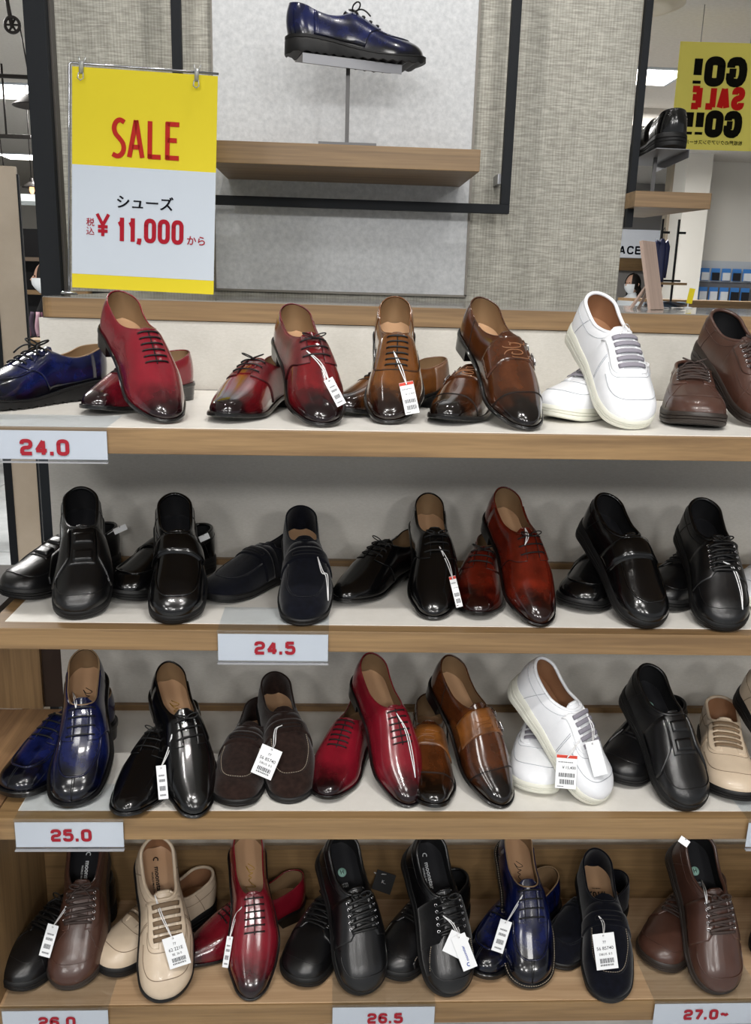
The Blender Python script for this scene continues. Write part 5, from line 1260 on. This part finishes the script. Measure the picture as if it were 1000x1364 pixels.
link('rail', MB().tube([(-.9, 0, 2.235), (.25, .1, 2.245)], .008, 8).mesh('rail'), LAMPM, pr)
w_ = MB(); a = np.arange(24)*2*pi/24
w_.tube(np.stack([.116+.026*np.cos(a), 0*a-.15, 2.37+.026*np.sin(a)], -1), .006, 6, closed=True)
for k in range(6): w_.tube([(.116, -.15, 2.37), (.116+.024*cos(k*pi/3), -.15, 2.37+.024*sin(k*pi/3))], .004, 5)
link('pulley_wheel', w_.mesh('pulley_wheel'), LAMPM, pr); link('bracket', MB().tube([(.116, -.15, 2.36), (.10, -.14, 2.45), (.10, -.1, CEIL)], .008, 6).mesh('bracket'), LAMPM, pr)
link('rope', MB().tube([(.142, -.15, 2.37), (.150, -.1, 2.20)], .003, 5).tube([(.15, -.1, 2.21), (.15, -.1, 2.17)], .007, 6).mesh('rope'), LAMPM, pr)
pr = thing('pulley_rail', 'second black lamp rail lower down at left', 'rail', (-2.6, 7.3, 0))
link('rail', MB().tube([(-1.2, 0, 2.50), (.28, 0, 2.50)], .016, 8).mesh('rail'), LAMPM, pr)
for x in (-.5, -.2, .05): link('rope', MB().tube([(x, 0, 2.5), (x+.02, 0, 2.20)], .005, 5).mesh('rope'), LAMPM, pr)
for x in (-.3, .1): link('bracket', MB().tube([(x, 0, 2.5), (x, 0, CEIL)], .008, 5).mesh('bracket'), LAMPM, pr)
# price tags: label, string points, card centre, tilt in degrees, width, height, kind
TAGS = [
('white tag hanging from the propped burgundy derby, top shelf', [[-0.0422, 1.3478, 1.4001], [-0.0227, 1.3364, 1.3815], [-0.0074, 1.2912, 1.362]], [0.0014, 1.2878, 1.3465], 28, 0.0141, 0.0435, 'plain'),
('red-headed price tag hanging from the tan oxford, top shelf', [[0.0907, 1.382, 1.3997], [0.0993, 1.3615, 1.3765], [0.1075, 1.3215, 1.3561]], [0.1122, 1.3173, 1.3366], 12, 0.0213, 0.0492, 'price'),
('thin clear loop tied in the laces of the propped white shoe, top shelf', [[0.4368, 1.3653, 1.4356], [0.4582, 1.4144, 1.4486], [0.5558, 1.6872, 1.4334], [0.4525, 1.362, 1.4192]], None, 0, 0, 0, 'loop'),
('white tag tucked in the black slip-on lying at the far left, middle shelf', [[-0.4187, 1.6133, 1.0319], [-0.3982, 1.6204, 1.0449]], [-0.3963, 1.6202, 1.0405], 25, 0.0254, 0.0113, 'blank'),
('white tag tucked in the black strap shoe lying behind, middle shelf', [[-0.2434, 1.6032, 1.0229], [-0.2383, 1.595, 1.0385]], [-0.2364, 1.5948, 1.0342], 25, 0.0195, 0.0112, 'blank'),
('knotted white string on the navy loafer, middle shelf', [[-0.0233, 1.4538, 1.0435], [-0.0163, 1.4341, 1.0231], [-0.0086, 1.4308, 1.0162], [-0.004, 1.3963, 0.9857]], None, 0, 0, 0, 'loop'),
('narrow white price tag on the black derby, middle shelf', [[0.1891, 1.4842, 1.0563], [0.2009, 1.4633, 1.0328], [0.2062, 1.4199, 1.0189]], [0.2121, 1.4151, 0.9976], 14, 0.0115, 0.0535, 'price'),
('short white string in the red-brown derby laces, middle shelf', [[0.336, 1.4745, 1.0955], [0.3353, 1.4552, 1.0848], [0.3314, 1.4448, 1.073]], None, 0, 0, 0, 'loop'),
('long white string hanging from the right-end black lace-up, middle shelf', [[0.6642, 1.4075, 1.0598], [0.6802, 1.405, 1.0488], [0.6853, 1.3791, 1.0203], [0.6822, 1.353, 0.994]], None, 0, 0, 0, 'loop'),
('short white string at the throat of the propped blue derby, third shelf', [[-0.467, 1.5054, 0.7627], [-0.4436, 1.4352, 0.78], [-0.4362, 1.4171, 0.7764]], None, 0, 0, 0, 'loop'),
('white price tag hanging from the propped black derby, third shelf', [[-0.2667, 1.3827, 0.7457], [-0.2736, 1.3743, 0.7191], [-0.2786, 1.3369, 0.7074]], [-0.2756, 1.332, 0.6847], 7, 0.0163, 0.0551, 'plain'),
('white price tag lying across the brown suede loafers, third shelf', [[-0.0826, 1.4455, 0.7301], [-0.0956, 1.4403, 0.7239], [-0.097, 1.4203, 0.7054], [-0.0972, 1.3729, 0.7213]], [-0.105, 1.3692, 0.7012], -22, 0.0373, 0.0515, 'print'),
('pair of white strings down the propped red shoe, third shelf', [[0.1196, 1.424, 0.7659], [0.1354, 1.4081, 0.7379], [0.1449, 1.3788, 0.7034], [0.1502, 1.3544, 0.6803]], None, 0, 0, 0, 'loop'),
('red-headed price tag on the propped white shoe, third shelf', [[0.4345, 1.3691, 0.746], [0.4252, 1.3648, 0.734], [0.409, 1.3479, 0.7227]], [0.408, 1.3429, 0.6992], -4, 0.036, 0.0566, 'price'),
('blank white tag on the propped white shoe, third shelf', [[0.454, 1.3962, 0.7749], [0.4601, 1.3885, 0.7572], [0.4509, 1.3475, 0.7491]], [0.4576, 1.3421, 0.7255], 14, 0.0244, 0.059, 'blank'),
('narrow price tag hanging from the brown lace-up, bottom bay', [[-0.4824, 1.4816, 0.3462], [-0.4985, 1.4698, 0.3271], [-0.5081, 1.4278, 0.3218]], [-0.514, 1.4229, 0.2978], -14, 0.021, 0.0588, 'plain'),
('large white price tag on the propped beige shoe, bottom bay', [[-0.321, 1.4474, 0.3768], [-0.3049, 1.4178, 0.3544], [-0.2779, 1.3841, 0.3317]], [-0.2706, 1.3792, 0.31], 18, 0.0398, 0.0548, 'print'),
('edge-on white tag beside the steep red shoe, bottom bay', [[-0.1591, 1.4518, 0.3459], [-0.1738, 1.454, 0.3208], [-0.1796, 1.4199, 0.3]], [-0.1827, 1.415, 0.2765], -8, 0.0113, 0.0564, 'plain'),
('black tag with white print behind the black lace-ups, bottom bay', [[0.1023, 1.6426, 0.2787], [0.1088, 1.6426, 0.275], [0.1283, 1.6366, 0.2782]], [0.1233, 1.6335, 0.2613], -18, 0.0418, 0.0418, 'black'),
('white swing tag with blue lettering on the suede-sided lace-up, bottom bay', [[0.221, 1.4165, 0.3517], [0.2381, 1.4109, 0.3362], [0.2477, 1.3865, 0.3266]], [0.2584, 1.3807, 0.302], 22, 0.0279, 0.0642, 'logo'),
('white folded tag under the blue-lettered tag, bottom bay', [[0.2244, 1.4199, 0.3472], [0.2447, 1.4152, 0.3293], [0.2504, 1.3911, 0.3285]], [0.2434, 1.3883, 0.3121], -25, 0.0364, 0.042, 'blank'),
('white price tag on the propped blue derby, bottom bay', [[0.3848, 1.4772, 0.3495], [0.3699, 1.4695, 0.3283], [0.3465, 1.4391, 0.3152]], [0.3392, 1.4342, 0.2908], -18, 0.0231, 0.0607, 'plain'),
('large white price tag on the navy loafer with beige insole, bottom bay', [[0.5324, 1.4569, 0.3167], [0.5369, 1.4446, 0.3096], [0.5228, 1.3928, 0.3227]], [0.5269, 1.3867, 0.2958], 7, 0.041, 0.065, 'print'),
('thin white loop on the propped brown lace-up, bottom bay', [[0.7523, 1.5065, 0.3596], [0.7295, 1.4424, 0.3813], [0.7301, 1.4285, 0.3653]], None, 0, 0, 0, 'loop'),
('tiny white tag behind the propped brown lace-up, bottom bay', [[0.7164, 1.5107, 0.4429], [0.6076, 1.2904, 0.6031]], [0.6053, 1.2904, 0.5986], -35, 0.0178, 0.0115, 'blank')]
TAGFACE = Vector((-_d[0], -_d[1], -_d[2])) # the cards lie on the sloping vamps, so they face up and forward
def tag_frame(P, ang):
    n = (TAGFACE+Vector((0, 0, .12))).normalized(); x = Vector((1, 0, 0)); x = (x-n*(x @ n)).normalized(); y = n.cross(x)
    return Matrix.Translation(P) @ Matrix((x, y, n)).transposed().to_4x4() @ Matrix.Rotation(radians(ang), 4, 'Z')
BLACKCARD = simple('black_card', '#101012', .5)
for lab, st, P, ang, w, h, kind in TAGS:
    S0 = Vector(st[0]); t = thing('hanging_string' if kind == 'loop' else 'price_tag', lab, 'string' if kind == 'loop' else 'tag', S0)
    q = np.array(st)-np.array(st[0]); m = len(q)
    if m > 2:
        f_ = [ckeys(np.arange(m), q[:, k]) for k in range(3)]; tt = np.linspace(0, m-1, 5*m); q = np.stack([g(tt) for g in f_], -1)
    link('string', MB().tube(q, .0009, 5).mesh('string'), MAT['string'], t)
    if m > 2 and 'clear' not in lab: link('string', MB().tube(q+np.array([.0035, 0, .001])*np.sin(np.linspace(0, pi, len(q)))[:, None], .0008, 5).mesh('string'), MAT['string'], t)
    if P is None: continue
    M = Matrix.Translation(-S0) @ tag_frame(P, ang)
    c = link('card', MB().box((-w/2, -h/2, -.0004), (w/2, h/2, .0002)).mesh('card', smooth=False, bevel=.0002), BLACKCARD if kind == 'black' else MAT['paper'], t, M=M)
    Z = Matrix.Translation((0, 0, .0005))
    mb = MB(); a = np.arange(10)*2*pi/10; mb.tube(np.stack([.0012*np.cos(a), h*.43+.0012*np.sin(a), 0*a+.0004], -1), .0004, 4, closed=True); link('punch_hole', mb.mesh('punch_hole'), MAT['ink'], c)
    def rows(lst, mat, nm):
        mb = MB(); random.seed(len(lab))
        for (x0, x1, y, hh) in lst:   # figures as short vertical dashes
            x = x0
            while x < x1:
                ww = (x1-x0)*random.choice([.05, .07, .04]); mb.box((x*w, y*h-hh*h/2, .0002), (min(x+ww, x1)*w, y*h+hh*h/2, .0004)); x += ww*1.7
        link(nm, mb.mesh(nm, smooth=False), mat, c, kind='stuff')
    if kind == 'print':
        for body, yy, sz in (('77', .25, .0048), ('56 8574\u0030', .08, .0062), ('DBU/S  8 5', -.08, .0040)):
            if 'beige shoe' in lab: body = {'77': '77', '56 85740': '62 221\u0045', 'DBU/S  8 5': 'BE  26 0'}.get(body, body)
            link('lettering', text_mesh(body, sz*w/.030, bold=.004, ext=.0001), MAT['ink'], c, M=Matrix.Translation((0, yy*h, .0004)))
        rows([(-.3, .34, -.26, .13), (-.3, .3, -.38, .05)], MAT['ink'], 'barcode')
    elif kind == 'price':
        mb = MB().box((-w/2*.98, h*.40, .0002), (w/2*.98, h*.49, .0004)); link('red_header', mb.mesh('red_header', smooth=False), MAT['redink'], c)
        rows([(-.4, .3, .28, .03), (-.35, .4, -.10, .12), (-.3, .4, -.30, .14), (-.4, -.1, -.44, .03)], MAT['ink'], 'barcode')
        link('lettering', text_mesh('\uffe515,400', .0052*w/.028, bold=.004, ext=.0001), MAT['ink'], c, M=Matrix.Translation((w*.1, h*.12, .0004)))
    elif kind == 'plain':
        rows([(-.3, .3, .2, .05), (-.3, .3, .05, .08), (-.3, .3, -.18, .14), (-.3, .3, -.38, .05)], MAT['ink'], 'barcode')
    elif kind == 'logo':
        link('lettering', text_mesh('moonstar', .0072, bold=.012, ext=.0001), MAT['blueink'], c, M=Matrix.Translation((.001, -.003, .0004)) @ Matrix.Rotation(pi/2, 4, 'Z'))
        a = np.linspace(.3*pi, 1.6*pi, 12); link('crescent_mark', MB().tube(np.stack([.003*np.cos(a), .003*np.sin(a)-h*.36, 0*a+.0004], -1), .0008, 5).mesh('crescent_mark'), MAT['blueink'], c)
    elif kind == 'black':
        link('lettering', text_mesh('K..', .009, bold=.02, ext=.0001), MAT['whiteprint'], c, M=Matrix.Translation((0, 0, .0004)))

# ---- prints on the insoles
def script_mark(l, root, made, mat, t0=.20, seed=0):
    P = [(0, 0), (.010, .012), (.012, .002), (.004, -.004), (.016, .002), (.018, .008), (.022, 0), (.026, .005), (.030, 0), (.036, .004), (.044, .012), (.042, -.006), (.050, 0)]
    f_ = [ckeys(np.arange(len(P)), np.array(P)[:, k]) for k in (0, 1)]; tt = np.linspace(0, len(P)-1, 60)
    mb = MB().tube(np.stack([f_[0](tt)-.022, f_[1](tt), 0*tt], -1), .0006, 5)
    link('signature_print', mb.mesh('signature_print'), mat, made['insole'], M=insole_frame(l, t0, .0062, pi/2))
def word_mark(l, made, body, mat, t0, size=.009, rot=pi/2, dx=0, bold=.01, dz=.0068):
    link('insole_print', text_mesh(body, size, bold=bold, ext=.0001), mat, made['insole'], M=insole_frame(l, t0, dz, rot) @ Matrix.Translation((0, dx, 0)))
def round_mark(l, made, t0, mat):
    link('insole_print', MB().lathe([(0, .0003), (.0085, .0003), (.0085, 0)], 20).mesh('insole_print'), mat, made['insole'], M=insole_frame(l, t0, .0066, 0))
    link('insole_print', text_mesh('H', .010, bold=.01, ext=.0002), MAT['lindark'], made['insole'], M=insole_frame(l, t0, .0072, pi))
    link('insole_print', text_mesh('AFTER\nSPORT', .0045, bold=.01, ext=.0001), MAT['whiteprint'], made['insole'], M=insole_frame(l, t0+.09, .0068, pi))
for sid, mt in (('3aF', 'threaddark'), ('3bF', 'gold'), ('4cF', 'gold'), ('4fF', 'threaddark')):
    r_, l_, m_ = PLACED[sid]; script_mark(l_, r_, m_, MAT[mt], t0=.26)
for sid, mt in (('4aF', 'whiteprint'), ('4bF', 'lindark'), ('4eF', 'whiteprint')):
    r_, l_, m_ = PLACED[sid]; word_mark(l_, m_, 'moonstar', MAT[mt], .24, .0125, bold=.02); word_mark(l_, m_, 'WORLD MARCH', MAT[mt], .25, .005, dx=-.009)
    a = np.linspace(.3*pi, 1.6*pi, 12); link('insole_print', MB().tube(np.stack([.004*np.cos(a)-.037, .004*np.sin(a), 0*a], -1), .0010, 5).mesh('insole_print'), MAT[mt], m_['insole'], M=insole_frame(l_, .24, .0070, pi/2))
r_, l_, m_ = PLACED['4gF']; word_mark(l_, m_, '#102', MAT['threaddark'], .245, .016, rot=0, bold=.02); word_mark(l_, m_, 'suede line', MAT['threaddark'], .20, .004, rot=0)
r_, l_, m_ = PLACED['3cF']; word_mark(l_, m_, '#102', MAT['threaddark'], .25, .011, rot=0, bold=.02)
for sid in ('2bF', '2fF', '3gF', '4dF', '4hF'):
    r_, l_, m_ = PLACED[sid]; round_mark(l_, m_, .22, MAT['mint'])
